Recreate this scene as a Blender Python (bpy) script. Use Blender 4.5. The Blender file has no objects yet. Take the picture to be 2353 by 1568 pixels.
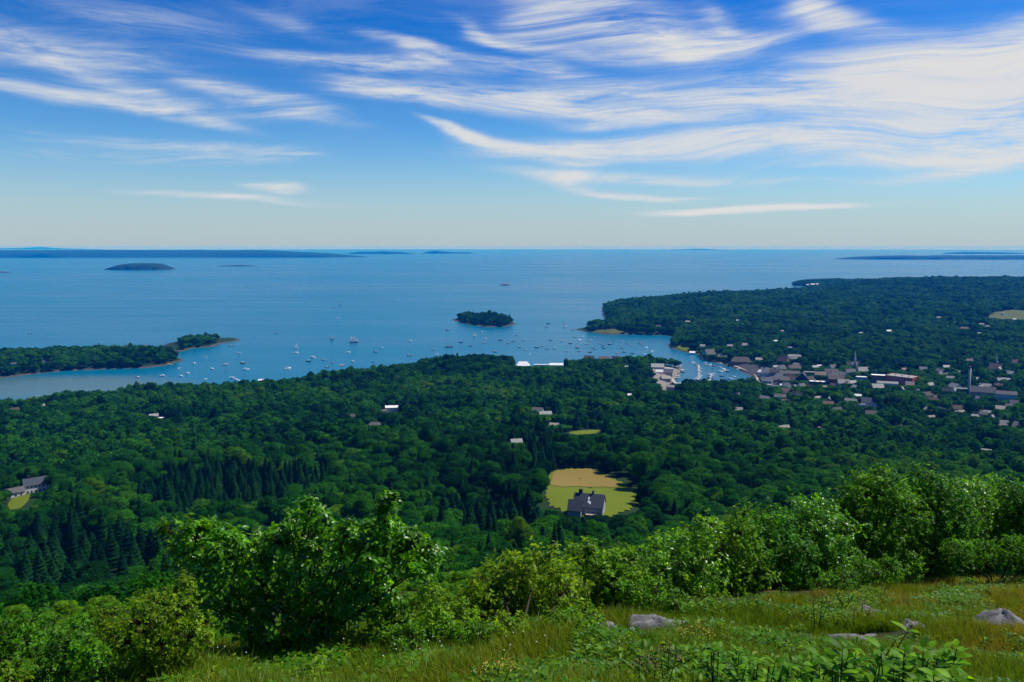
import bpy, math, random
import numpy as np
R = math.radians
sc = bpy.context.scene

# ------------------------------------------------------------------ camera
CAM = np.array([0.0, 0.0, 242.0]); PITCH = R(7.0); FP = 1776.3; CX, CY = 1176.5, 784.0   # focal length etc. in 2353 px wide photo units
cam = bpy.data.cameras.new('camera'); camo = bpy.data.objects.new('camera', cam); sc.collection.objects.link(camo)
cam.sensor_width = 36; cam.lens = 36 * FP / 2353; cam.clip_start = 0.1; cam.clip_end = 300000
camo.location = CAM; camo.rotation_euler = (math.pi / 2 - PITCH, 0, 0)
sc.camera = camo

# ------------------------------------------------------------------ sun, sky, exposure
SUN_AZ, SUN_EL = R(70), R(56)                      # azimuth to the right of the view (+Y)
sun = bpy.data.lights.new('sun', 'SUN'); sun.energy = 5.0; sun.angle = R(0.5); sun.color = (1, 0.95, 0.87)
suno = bpy.data.objects.new('sun', sun); sc.collection.objects.link(suno)
suno.rotation_euler = (math.pi / 2 - SUN_EL, 0, -SUN_AZ + math.pi)
sc.view_settings.view_transform = 'Standard'; sc.view_settings.look = 'None'
sc.view_settings.exposure = 0.25; sc.view_settings.gamma = 1.0
sc.cycles.use_denoising = True
sc.cycles.max_bounces = 5; sc.cycles.diffuse_bounces = 2; sc.cycles.glossy_bounces = 2; sc.cycles.transmission_bounces = 3
sc.cycles.volume_bounces = 0; sc.cycles.transparent_max_bounces = 6
sc.cycles.caustics_reflective = False; sc.cycles.caustics_refractive = False

def ray(px, py):
    xr = (np.asarray(px, float) - CX) / FP; yr = -(np.asarray(py, float) - CY) / FP
    c, s = math.cos(PITCH), math.sin(PITCH)
    return np.stack([xr, c + yr * s, -s + yr * c], -1)
def U(px, py, z=0.0):                              # where the sight line meets the level z
    d = ray(px, py); return CAM + d * ((z - CAM[2]) / d[..., 2])[..., None]
def AT(px, py, dist):                              # point on the sight line at forward distance dist
    d = ray(px, py); return CAM + d * (dist / d[..., 1])[..., None]
def project(P):
    P = np.asarray(P, float) - CAM; c, s = math.cos(PITCH), math.sin(PITCH)
    dep = P[..., 1] * c - P[..., 2] * s; up = P[..., 1] * s + P[..., 2] * c
    return CX + FP * P[..., 0] / dep, CY - FP * up / dep, dep

class NT:                                          # small helper for node trees
    def __init__(s, tree): s.t = tree; s.t.nodes.clear()
    def n(s, typ, **kw):
        nd = s.t.nodes.new(typ)
        for k, v in kw.items(): setattr(nd, k, v)
        return nd
    def put(s, sock, v):
        if isinstance(v, bpy.types.NodeSocket): s.t.links.new(v, sock)
        elif v is not None:
            if hasattr(sock.default_value, '__len__') and not hasattr(v, '__len__'): v = (v,) * len(sock.default_value)
            if hasattr(sock.default_value, '__len__') and len(sock.default_value) == 4 and len(v) == 3: v = (*v, 1)
            sock.default_value = v
    def m(s, op, a, b=None, c=None, clamp=False):
        nd = s.n('ShaderNodeMath', operation=op, use_clamp=clamp)
        for i, v in enumerate((a, b, c)):
            if v is not None: s.put(nd.inputs[i], v)
        return nd.outputs[0]
    def mix(s, f, a, b, blend='MIX'):
        nd = s.n('ShaderNodeMix', data_type='RGBA', blend_type=blend)
        s.put(nd.inputs[0], f); s.put(nd.inputs[6], a); s.put(nd.inputs[7], b); return nd.outputs[2]
    def noise(s, vec, scale, detail=3, rough=.55, dist=0, out=0):
        nd = s.n('ShaderNodeTexNoise'); s.put(nd.inputs['Vector'], vec)
        for k, v in (('Scale', scale), ('Detail', detail), ('Roughness', rough), ('Distortion', dist)): s.put(nd.inputs[k], v)
        return nd.outputs[out]
    def step(s, v, a, b, lo=0., hi=1.):
        nd = s.n('ShaderNodeMapRange', interpolation_type='SMOOTHSTEP')
        for i, q in enumerate((v, a, b, lo, hi)): s.put(nd.inputs[i], q)
        return nd.outputs[0]
    def xyz(s, x, y, z):
        nd = s.n('ShaderNodeCombineXYZ')
        for i, q in enumerate((x, y, z)): s.put(nd.inputs[i], q)
        return nd.outputs[0]
    def sep(s, v):
        nd = s.n('ShaderNodeSeparateXYZ'); s.put(nd.inputs[0], v); return nd.outputs
    def ramp(s, f, stops, interp='LINEAR'):
        nd = s.n('ShaderNodeValToRGB'); e = nd.color_ramp.elements; nd.color_ramp.interpolation = interp
        while len(e) < len(stops): e.new(0.5)
        for el, (p, c) in zip(e, stops): el.position = p; el.color = (*c, 1)
        s.put(nd.inputs[0], f); return nd.outputs[0]

SKY_STRENGTH = 0.10
def build_world():
    w = bpy.data.worlds.new('World'); sc.world = w; w.use_nodes = True
    w.cycles.sampling_method = 'MANUAL'; w.cycles.sample_map_resolution = 512
    t = NT(w.node_tree)
    sky = t.n('ShaderNodeTexSky', sky_type='NISHITA', sun_disc=False, sun_elevation=SUN_EL, sun_rotation=SUN_AZ,
              altitude=240, air_density=1.0, dust_density=0.6, ozone_density=3.0)
    hs = t.n('ShaderNodeHueSaturation'); t.put(hs.inputs['Saturation'], 1.2); t.put(hs.inputs['Value'], 1.0); t.put(hs.inputs['Color'], sky.outputs[0])
    g = t.n('ShaderNodeTexCoord').outputs['Generated']
    x, y, z = t.sep(g)
    A = t.m('ARCTAN2', x, y); E = t.m('ARCSINE', z)
    # slow swirls bend the streaks, a finer one frays them
    E2 = t.m('MULTIPLY', E, 2.4)
    nx, ny, nz = t.sep(t.noise(t.xyz(A, E2, 0.3), 2.6, 2, .5, out=1))
    fx, fy, fz = t.sep(t.noise(t.xyz(t.m('MULTIPLY', A, 9), t.m('MULTIPLY', E, 30), 2.3), 1.0, 3, .55, out=1))
    Aw = t.m('ADD', t.m('MULTIPLY_ADD', t.m('SUBTRACT', nx, .5), 0.12, A), t.m('MULTIPLY', t.m('SUBTRACT', fx, .5), .05))
    Ew = t.m('ADD', t.m('MULTIPLY_ADD', t.m('SUBTRACT', ny, .5), 0.034, E), t.m('MULTIPLY', t.m('SUBTRACT', fy, .5), .012))
    M = None
    for px, py, rx, ry, ang, wt in CLOUDS:
        d = ray(px, py); a0 = math.atan2(d[0], d[1]); e0 = math.atan2(d[2], math.hypot(d[0], d[1]))
        ca, sa = math.cos(R(ang)), math.sin(R(ang)); k = 1 / 1776.3
        da = t.m('SUBTRACT', Aw, a0); de = t.m('SUBTRACT', Ew, e0)
        u = t.m('DIVIDE', t.m('MULTIPLY_ADD', de, sa, t.m('MULTIPLY', da, ca)), rx * k)
        v = t.m('DIVIDE', t.m('MULTIPLY_ADD', de, ca, t.m('MULTIPLY', da, -sa)), ry * k)
        q = t.m('MULTIPLY_ADD', u, u, t.m('MULTIPLY', v, v))
        b = t.m('MULTIPLY', t.m('EXPONENT', t.m('MULTIPLY', q, -1.0)), wt)
        M = b if M is None else t.m('ADD', M, b)
    M = t.m('SUBTRACT', 1.0, t.m('EXPONENT', t.m('MULTIPLY', M, -1.15)))
    # fibres follow the bent field
    Aq = t.m('MULTIPLY_ADD', t.m('SUBTRACT', nx, .5), 0.4, A); Eq = t.m('MULTIPLY_ADD', t.m('SUBTRACT', ny, .5), 0.10, E)
    n1 = t.noise(t.xyz(t.m('MULTIPLY', Aq, 4), t.m('MULTIPLY', Eq, 30), 1.7), 1.0, 8, .62, .5)
    n2 = t.noise(t.xyz(t.m('MULTIPLY', Aq, 12), t.m('MULTIPLY', Eq, 130), 7.1), 1.0, 7, .68, .7)
    n3 = t.noise(t.xyz(t.m('MULTIPLY', Aq, 3), t.m('MULTIPLY', Eq, 14), 4.4), 1.0, 5, .6)
    f = t.m('ADD', t.m('MULTIPLY', t.m('SUBTRACT', n1, .5), 2.7), t.m('MULTIPLY', t.m('SUBTRACT', n2, .5), 1.15))
    dens = t.m('MULTIPLY', M, t.m('MAXIMUM', t.m('ADD', f, .80), .05))
    veil = t.m('MULTIPLY', t.step(t.m('MULTIPLY_ADD', n2, .3, n3), .58, .95), .16)
    al = t.m('ADD', t.step(dens, .04, .92, 0, .93), t.m('MULTIPLY', veil, t.step(E, .06, .3)), clamp=True)
    cl = t.mix(t.step(dens, .2, 1.2), CLOUD_THIN, CLOUD_THICK)
    # the pale band of thick air low over the sea
    low = t.step(E, 0.0, 0.16, 1.0, 0.0)
    low = t.m('MULTIPLY', t.m('POWER', low, 1.6), .80)
    tint = t.mix(t.step(E, .02, .34), (.60, .90, 1.08), (.0, .47, 1.0))
    skyc = t.mix(low, t.mix(1.0, hs.outputs[0], tint, 'MULTIPLY'), (3.9, 4.65, 5.15))
    colr = t.mix(al, skyc, cl)
    bg = t.n('ShaderNodeBackground'); t.put(bg.inputs[0], colr); t.put(bg.inputs[1], SKY_STRENGTH)
    out = t.n('ShaderNodeOutputWorld'); t.t.links.new(bg.outputs[0], out.inputs[0])
CLOUD_THIN, CLOUD_THICK = (5.2, 5.7, 6.3), (6.3, 6.2, 6.1)
# cirrus by place: photo px, py, half length, half depth (px), rise to the right (degrees), weight
CLOUDS = [(60, 105, 300, 36, -3, .95), (300, 40, 240, 36, -4, .4), (180, 218, 330, 17, -3, 1.3), (230, 175, 120, 14, -14, .6), (600, 225, 140, 16, -8, .95), (690, 268, 110, 13, -9, 1.1), (400, 262, 130, 13, -12, .9), (270, 325, 260, 13, -1, 1.2), (230, 350, 280, 11, -1, 1.3), (650, 358, 60, 4, 0, .5),
    (610, 427, 60, 10, -2, 1.9), (500, 452, 190, 9, -3, 1.3), (720, 128, 130, 11, -4, .9), (900, 150, 190, 17, -1, 1.2), (1020, 135, 70, 10, -10, .6), (700, 50, 140, 20, -13, .4), (960, 95, 90, 12, -12, .7), (1110, 128, 140, 12, -14, .9), (1290, 155, 110, 14, -12, 1.0),
    (1180, 80, 90, 14, -22, .9), (1290, 110, 110, 12, -10, .9), (1260, 40, 70, 40, -30, .55), (1420, 50, 170, 45, -18, .75), (1530, 100, 160, 24, -5, .95), (1700, 60, 60, 24, -40, .5), (1700, 100, 150, 18, 4, .7), (1910, 30, 60, 22, -40, .9), (2030, 75, 130, 20, -18, .9), (2010, 115, 130, 14, 2, .6),
    (830, 205, 80, 22, -3, .9), (1000, 225, 220, 20, -8, 1.1), (1250, 225, 280, 26, -3, 1.2), (1560, 225, 260, 30, -2, 1.35), (1850, 215, 260, 34, 2, 1.35), (2150, 160, 200, 46, 4, 1.3), (2330, 110, 110, 46, 0, 1.2), (2290, 210, 160, 34, 2, 1.2), (2010, 170, 160, 22, 10, .7),
    (1500, 268, 130, 9, -4, 1.0), (1430, 285, 90, 9, 2, .8), (1040, 295, 70, 9, -14, 1.2), (1150, 325, 110, 13, -10, 1.2), (1400, 338, 260, 17, 0, 1.3), (1750, 325, 300, 19, 1, 1.35), (2080, 300, 300, 23, 0, 1.3), (2330, 315, 170, 34, 3, 1.2), (1950, 285, 300, 10, 1, .7),
    (2050, 365, 250, 13, 1, .75), (2250, 375, 180, 16, 7, 1.0), (1350, 370, 70, 7, 0, .8), (1300, 405, 110, 12, -10, .5), (1480, 402, 230, 11, -4, 1.3), (1440, 440, 110, 8, -8, 1.1), (1560, 448, 70, 4, 0, .7), (1800, 415, 220, 6, -2, .45), (1480, 75, 260, 60, -6, .5), (2200, 190, 280, 70, 0, .6), (1900, 330, 420, 40, 0, .5), (1650, 480, 150, 7, 0, 1.7), (1830, 476, 160, 7, 2, 1.6)]
build_world()

# ------------------------------------------------------------------ object helpers
def link(o): sc.collection.objects.link(o); return o
def tag(o, label=None, cat=None, group=None, kind=None):
    if label: o['label'] = label
    if cat: o['category'] = cat
    if group: o['group'] = group
    if kind: o['kind'] = kind
    return o
def empty(name, loc, rz=0, **kw):
    o = bpy.data.objects.new(name, None); link(o); o.location = loc; o.rotation_euler = (0, 0, rz); o.empty_display_size = .5
    return tag(o, **kw)
def obj(name, mesh, parent=None, **kw):
    o = bpy.data.objects.new(name, mesh); link(o)
    if parent is not None: o.parent = parent
    return tag(o, **kw)
def dup(o, parent=None):
    c = o.copy(); link(c)
    if parent is not None: c.parent = parent
    for ch in [k for k in o.children]: dup(ch, c)
    return c
def mesh_np(name, V, F, mat, smooth=False, midx=None):       # one face size per array; F may be a list of arrays
    V = np.asarray(V, np.float32); Fs = F if isinstance(F, list) else [F]
    Fs = [np.asarray(f, np.int32) for f in Fs if len(f)]
    me = bpy.data.meshes.new(name)
    me.vertices.add(len(V)); me.vertices.foreach_set('co', V.ravel())
    nl = sum(f.size for f in Fs); nf = sum(len(f) for f in Fs)
    me.loops.add(nl); me.polygons.add(nf)
    me.loops.foreach_set('vertex_index', np.concatenate([f.ravel() for f in Fs]))
    tot = np.concatenate([np.full(len(f), f.shape[1], np.int32) for f in Fs])
    me.polygons.foreach_set('loop_start', np.concatenate([[0], np.cumsum(tot)[:-1]]).astype(np.int32))
    me.polygons.foreach_set('loop_total', tot)
    for m in (mat if isinstance(mat, (list, tuple)) else [mat]): me.materials.append(m)
    if midx is not None: me.polygons.foreach_set('material_index', np.asarray(midx, np.int32))
    if smooth: me.polygons.foreach_set('use_smooth', np.ones(nf, bool))
    me.update(calc_edges=True); me.validate()
    return me
class MB:                                                    # collects simple solids into one mesh
    def __init__(s): s.v = []; s.f = []
    def add(s, V, F): k = len(s.v); s.v += [tuple(p) for p in V]; s.f += [tuple(i + k for i in f) for f in F]; return s
    def box(s, x0, x1, y0, y1, z0, z1):
        return s.add([(x0, y0, z0), (x1, y0, z0), (x1, y1, z0), (x0, y1, z0), (x0, y0, z1), (x1, y0, z1), (x1, y1, z1), (x0, y1, z1)],
                     [(0, 3, 2, 1), (4, 5, 6, 7), (0, 1, 5, 4), (1, 2, 6, 5), (2, 3, 7, 6), (3, 0, 4, 7)])
    def loft(s, rings, cap=True):                            # rings of equal length
        k = len(rings[0]); V = [p for r in rings for p in r]; F = []
        for i in range(len(rings) - 1):
            for j in range(k): F.append((i * k + j, i * k + (j + 1) % k, (i + 1) * k + (j + 1) % k, (i + 1) * k + j))
        if cap: F += [tuple(range(k))[::-1], tuple(range((len(rings) - 1) * k, len(rings) * k))]
        return s.add(V, F)
    def tube(s, pts, rads, n=6):
        pts = [np.array(p, float) for p in pts]; rings = []
        for i, p in enumerate(pts):
            d = pts[min(i + 1, len(pts) - 1)] - pts[max(i - 1, 0)]; d /= max(np.linalg.norm(d), 1e-9)
            a = np.cross(d, (0, 0, 1) if abs(d[2]) < .9 else (1, 0, 0)); a /= np.linalg.norm(a); b = np.cross(d, a)
            rings.append([p + rads[i] * (math.cos(t) * a + math.sin(t) * b) for t in np.linspace(0, 2 * math.pi, n, endpoint=False)])
        return s.loft(rings)
    def build(s, name, mat, parent=None, smooth=False, **kw):
        me = bpy.data.meshes.new(name); me.from_pydata(s.v, [], s.f); me.materials.append(mat); me.update()
        if smooth: me.polygons.foreach_set('use_smooth', np.ones(len(me.polygons), bool))
        return obj(name, me, parent, **kw)

# ------------------------------------------------------------------ materials
def new_mat(name):
    m = bpy.data.materials.new(name); m.use_nodes = True; return m, NT(m.node_tree)
def finish(t, sh):
    o = t.n('ShaderNodeOutputMaterial'); t.t.links.new(sh, o.inputs[0])
def bsdf(t, col, rough=.7, spec=.3, normal=None, metal=0):
    b = t.n('ShaderNodeBsdfPrincipled'); t.put(b.inputs['Base Color'], col); t.put(b.inputs['Roughness'], rough)
    t.put(b.inputs['Specular IOR Level'], spec); t.put(b.inputs['Metallic'], metal)
    if normal is not None: t.put(b.inputs['Normal'], normal)
    return b.outputs[0]
def bump(t, h, s=.4, d=.1):
    b = t.n('ShaderNodeBump'); t.put(b.inputs['Height'], h); t.put(b.inputs['Strength'], s); t.put(b.inputs['Distance'], d); return b.outputs[0]
def paint(name, col, var=.25, scale=.6, rough=.65, spec=.3):
    m, t = new_mat(name); p = t.n('ShaderNodeTexCoord').outputs['Object']
    n = t.noise(p, scale, 4, .6); n2 = t.noise(p, scale * 9, 3, .6)
    f = t.m('MULTIPLY_ADD', t.m('ADD', n, n2), var, 1 - var)
    c = t.mix(1.0, col, t.xyz(f, f, f), 'MULTIPLY')
    finish(t, bsdf(t, c, rough, spec)); return m
def foliage(name, stops, trans=.3, rough=.5, spec=.25, tcol=1.6, patch=None, leafvar=.35, nscale=1.2):
    """leaf material: each plant takes its own green, leaves differ within it, light passes through the blades"""
    m, t = new_mat(name); oi = t.n('ShaderNodeObjectInfo'); tc = t.n('ShaderNodeTexCoord').outputs['Object']
    f = oi.outputs['Random']
    if patch: f = t.m('ADD', t.m('MULTIPLY', f, .62), t.step(t.noise(oi.outputs['Location'], patch, 2, .5), .32, .68, 0, .38))
    c = t.ramp(f, stops)
    n = t.noise(tc, nscale, 3, .6)
    k = t.m('MULTIPLY_ADD', t.step(n, .3, .7), 2 * leafvar, 1 - leafvar)
    li = t.n('ShaderNodeNewGeometry').outputs['Random Per Island']; kl = t.m('MULTIPLY_ADD', li, .9, .55); k = t.m('MULTIPLY', k, kl)
    c = t.mix(1.0, c, t.xyz(t.m('MULTIPLY', k, t.m('MULTIPLY_ADD', li, .5, .75)), k, t.m('MULTIPLY', k, .9)), 'MULTIPLY')
    tr = t.n('ShaderNodeBsdfTranslucent'); t.put(tr.inputs[0], t.mix(1.0, c, (tcol * 1.15, tcol, tcol * .45), 'MULTIPLY'))
    mx = t.n('ShaderNodeMixShader'); t.put(mx.inputs[0], trans); t.t.links.new(bsdf(t, c, rough, spec), mx.inputs[1]); t.t.links.new(tr.outputs[0], mx.inputs[2])
    finish(t, mx.outputs[0]); return m
M = {}
M['leaf_tree'] = foliage('tree_leaves', [(0, (.002, .020, .004)), (.25, (.005, .046, .004)), (.52, (.013, .094, .003)), (.8, (.030, .140, .003)), (1, (.066, .165, .003))], .34, .7, .04, patch=.006, nscale=.35)
M['leaf_conifer'] = foliage('conifer_needles', [(0, (.003, .026, .008)), (.6, (.005, .046, .011)), (1, (.012, .064, .010))], .18, .75, .04, nscale=.5)
M['leaf_oak'] = foliage('oak_leaves', [(0, (.075, .235, .005)), (1, (.125, .295, .008))], .5, .33, .42, 1.7, leafvar=.4, nscale=2.2)
M['leaf_scrub'] = foliage('scrub_leaves', [(0, (.045, .175, .004)), (.5, (.075, .215, .004)), (1, (.12, .25, .006))], .5, .48, .2, 1.7, leafvar=.4, nscale=1.8)
M['leaf_yellow'] = foliage('yellow_green_leaves', [(0, (.115, .235, .004)), (1, (.165, .265, .006))], .5, .5, .2, 1.7, nscale=2)
M['leaf_weed'] = foliage('broad_weed_leaves', [(0, (.075, .215, .006)), (1, (.125, .26, .007))], .5, .5, .12, 1.8, nscale=5)
M['flower_yellow'] = paint('yellow_flowers', (.45, .33, .03)); M['seed_rust'] = paint('rust_seed_heads', (.13, .06, .025))
M['bark'] = paint('bark', (.07, .055, .042), .5, 4, .9, .1); M['twig'] = paint('twigs', (.05, .035, .022), .5, 6, .9, .1)

# ------------------------------------------------------------------ terrain
def world_poly(items):                              # items: (px, py, level) on the sea's edge, or (x, y) in metres
    return np.array([U(*i)[:2] if len(i) == 3 else i for i in items])
MAINLAND = world_poly([(-2600, -400), (-2600, 900), (-250, 960, 16), (0, 924, 14), (60, 930, 14), (180, 908, 16), (380, 888, 18), (520, 880, 20), (640, 872, 20), (760, 856, 20), (840, 850, 20),
    (950, 830, 22), (1080, 818, 24), (1200, 824, 22), (1300, 833, 18), (1420, 828, 14), (1490, 838, 6), (1520, 840, 0), (1568, 846, 0), (1556, 866, 0), (1540, 884, 0), (1556, 897, 0), (1600, 905, 0), (1680, 905, 0), (1748, 900, 0),
    (1742, 880, 0), (1728, 865, 0), (1690, 846, 0), (1640, 833, 0), (1612, 827, 0), (1608, 815, 0), (1585, 812, 0), (1548, 803, 0), (1536, 795, 0), (1546, 786, 0), (1545, 774, 0), (1530, 771, 0),
    (1440, 769, 0), (1390, 769, 0), (1320, 758, 0), (1345, 753, 0), (1400, 748, 0), (1392, 738, 0), (1386, 722, 0), (1384, 708, 0), (1402, 700, 0), (1470, 684, 22), (1560, 674, 24), (1690, 668, 24), (1780, 665, 22),
    (1850, 662, 16), (1868, 660, 0), (1845, 658, 0), (1822, 657, 0), (1818, 654, 0), (1840, 650, 0), (1930, 645, 0), (2100, 642, 0), (2353, 648, 0), (5200, 4200), (5200, -400)])
PENINSULA = world_poly([(-330, 900, 0), (-100, 879, 0), (0, 869, 0), (70, 861, 0), (150, 852, 0), (260, 848, 0), (330, 846, 0), (385, 839, 0), (422, 828, 0), (398, 820, 0), (385, 812, 0), (300, 812, 0), (150, 815, 0), (0, 820, 0), (-150, 826, 0), (-400, 838, 0)])
LEDGE = world_poly([(366, 800, 0), (385, 790, 0), (420, 783, 0), (470, 781, 0), (530, 777, 0), (548, 779, 0), (546, 784, 0), (505, 790, 0), (490, 797, 0), (440, 801, 0), (412, 810, 0), (395, 806, 0)])
ISLET = world_poly([(1040, 735, 0), (1062, 731, 0), (1120, 731, 0), (1165, 735, 0), (1186, 745, 0), (1160, 751, 0), (1115, 752, 0), (1070, 745, 0)])
LANDS = [(MAINLAND, 'main'), (PENINSULA, 'pen'), (LEDGE, 'ledge'), (ISLET, 'islet')]
def sdist(poly, x, y):                              # signed distance, positive inside
    a = poly; b = np.roll(poly, -1, 0); d2 = np.full(x.shape, 1e18); ins = np.zeros(x.shape, bool)
    for (ax, ay), (bx, by) in zip(a, b):
        ex, ey = bx - ax, by - ay
        t = np.clip(((x - ax) * ex + (y - ay) * ey) / max(ex * ex + ey * ey, 1e-9), 0, 1)
        d2 = np.minimum(d2, (x - ax - t * ex) ** 2 + (y - ay - t * ey) ** 2)
        if abs(ey) > 1e-9:
            c = ((ay > y) != (by > y)) & (x < ex * (y - ay) / ey + ax); ins ^= c
    return np.where(ins, 1, -1) * np.sqrt(d2)
PR = np.array([0, 8, 14, 20, 26, 34, 45, 60, 85, 120, 160, 200, 250, 300, 350, 380, 420, 480, 560, 700, 850, 1000, 1150, 1300, 1500, 2000, 9000.])
PZ = np.array([240.1, 237.1, 234.9, 232.6, 230.2, 226, 218.5, 209.5, 195, 177, 160, 146, 131, 119.5, 111, 107, 102, 94, 84, 64, 47, 35, 25, 16, 8, 0, 0.])
def sm(a, b, x): t = np.clip((x - a) / (b - a), 0, 1); return t * t * (3 - 2 * t)
HUMP = U(1080, 835, 14)[:2]
def ground(x, y, coast=None):
    x = np.asarray(x, float); y = np.asarray(y, float)
    r = np.hypot(x, np.maximum(y, 0) + .3 * np.minimum(y, 0))
    near = np.exp(-r / 60.)
    mt = np.interp(np.where(r < 30, np.maximum(y, 0) * .75 + r * .25, r), PR, PZ)
    mt = mt + near * (.07 * np.clip(x, -20, 30) + .16 * np.sin(x * .9 + 1) * np.sin(y * .7) + .10 * np.sin(x * 2.1 + y * 1.7))
    brg = sm(.36, .52, x / np.maximum(y, 1))
    hill = 13 + 8 * sm(1700, 2400, y) + 4 * sm(2400, 3200, y) + 32 * sm(3000, 4200, y) * brg - 40 * sm(4300, 5100, y) * brg - 10 * sm(4000, 4800, y)
    hill = hill + 4 * np.sin(x / 310. + 1) * np.sin(y / 270.) * sm(1800, 2600, y)
    hill = hill + 15 * np.exp(-((x - HUMP[0]) ** 2 + (y - HUMP[1]) ** 2) / 2 / 230 ** 2)
    town = np.exp(-(((x - 640) / 330) ** 2 + ((y - 1500) / 260) ** 2)); hill = hill - 3 * town
    B = np.maximum(mt, hill) + 6 * np.exp(-((mt - hill) / 12) ** 2)
    B = np.where(r < 250, mt, B)
    roll = 3.0 * np.sin(x / 47. + .5) * np.sin(y / 61.) + 2 * np.sin(x / 23. + y / 31.)
    B = B + roll * sm(120, 400, r) * (1 - .6 * town)
    h = np.full(x.shape, -4.0)
    for poly, kind in LANDS:
        near_mask = np.ones(x.shape, bool) if kind == 'main' else (x > poly[:, 0].min() - 60) & (x < poly[:, 0].max() + 60) & (y > poly[:, 1].min() - 60) & (y < poly[:, 1].max() + 60)
        if not near_mask.any(): continue
        d = sdist(poly, x[near_mask], y[near_mask]) if x.ndim else sdist(poly, x[None], y[None])[0]
        if kind == 'main':
            xx, yy = x[near_mask], y[near_mask]
            L = 55 + 60 * sm(2000, 2600, yy); hh = np.where(d > 0, np.maximum(np.minimum(.8 + d * .05, 2.4), B[near_mask] * (1 - np.exp(-d / L))), d * .12)
        elif kind == 'pen': hh = np.where(d > 0, 1.0 + 12 * (1 - np.exp(-d / 55)), d * .12)
        elif kind == 'ledge': hh = np.where(d > 0, .5 + 6 * (1 - np.exp(-d / 22)), d * .12)
        else: hh = np.where(d > 0, .8 + 11 * (1 - np.exp(-d / 30)), d * .12)
        hh = np.maximum(hh, -4)
        if x.ndim: h[near_mask] = np.maximum(h[near_mask], hh)
        else: h = np.maximum(h, hh)
    return h
def g1(x, y): return float(ground(np.array([x]), np.array([y]))[0])
def hit(px, py):                                    # where the sight line meets the land
    d = ray(px, py); t = np.geomspace(5, 9000, 2500); P = CAM + d * t[:, None]
    h = np.maximum(ground(P[:, 0], P[:, 1]), 0); k = np.argmax(P[:, 2] < h)
    if P[k, 2] >= h[k]: k = len(t) - 1
    a, b = t[k - 1], t[k]; fa, fb = P[k - 1, 2] - h[k - 1], P[k, 2] - h[k]
    tt = a + (b - a) * fa / (fa - fb); return CAM + d * tt

def build_terrain():
    m, t = new_mat('hillside_soil')
    geo = t.n('ShaderNodeNewGeometry'); pos = geo.outputs['Position']; x, y, z = t.sep(pos)
    n1 = t.noise(pos, .02, 5, .6); n2 = t.noise(pos, 1.3, 5, .65); n3 = t.noise(pos, .35, 3, .6)
    soil = t.mix(n3, (.006, .026, .004), (.014, .034, .006))
    lawn = t.mix(n1, (.030, .060, .012), (.06, .075, .02))
    turf = t.mix(t.step(n3, .4, .6), (.035, .05, .010), (.085, .065, .022)); turf = t.mix(t.step(n2, .3, .8), (.02, .025, .008), turf)
    c = t.mix(t.step(z, 222, 229), soil, turf)
    zz = t.m('MULTIPLY_ADD', t.m('SUBTRACT', n3, .5), 2.0, z)
    shore = t.mix(n2, (.055, .05, .045), (.12, .11, .10))
    wet = t.mix(n2, (.035, .03, .022), (.075, .06, .042))
    shore = t.mix(t.step(zz, .5, 1.4), wet, shore)
    c = t.mix(t.step(zz, 1.0, 2.0), shore, c)
    finish(t, bsdf(t, c, .9, .15, bump(t, n2, .6, .15)))
    r = np.concatenate([[0], np.geomspace(3, 60, 90), np.geomspace(61, 1200, 190)[0:], np.arange(1208, 2700, 8.), np.geomspace(2720, 8000, 60)])
    a = np.linspace(R(-62), R(62), 330)
    off = -6.0
    X = r[:, None] * np.sin(a)[None]; Y = r[:, None] * np.cos(a)[None] + off
    Z = ground(X.ravel(), Y.ravel())
    V = np.stack([X.ravel(), Y.ravel(), Z], 1); na = len(a)
    i, j = np.meshgrid(np.arange(len(r) - 1), np.arange(na - 1), indexing='ij'); k = (i * na + j).ravel()
    F = np.stack([k, k + 1, k + na + 1, k + na], 1)[:, ::-1]
    obj('terrain', mesh_np('terrain', V, F, m, True), label='wooded hillside running down to the town and the bay', cat='terrain', kind='structure')
build_terrain()

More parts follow.
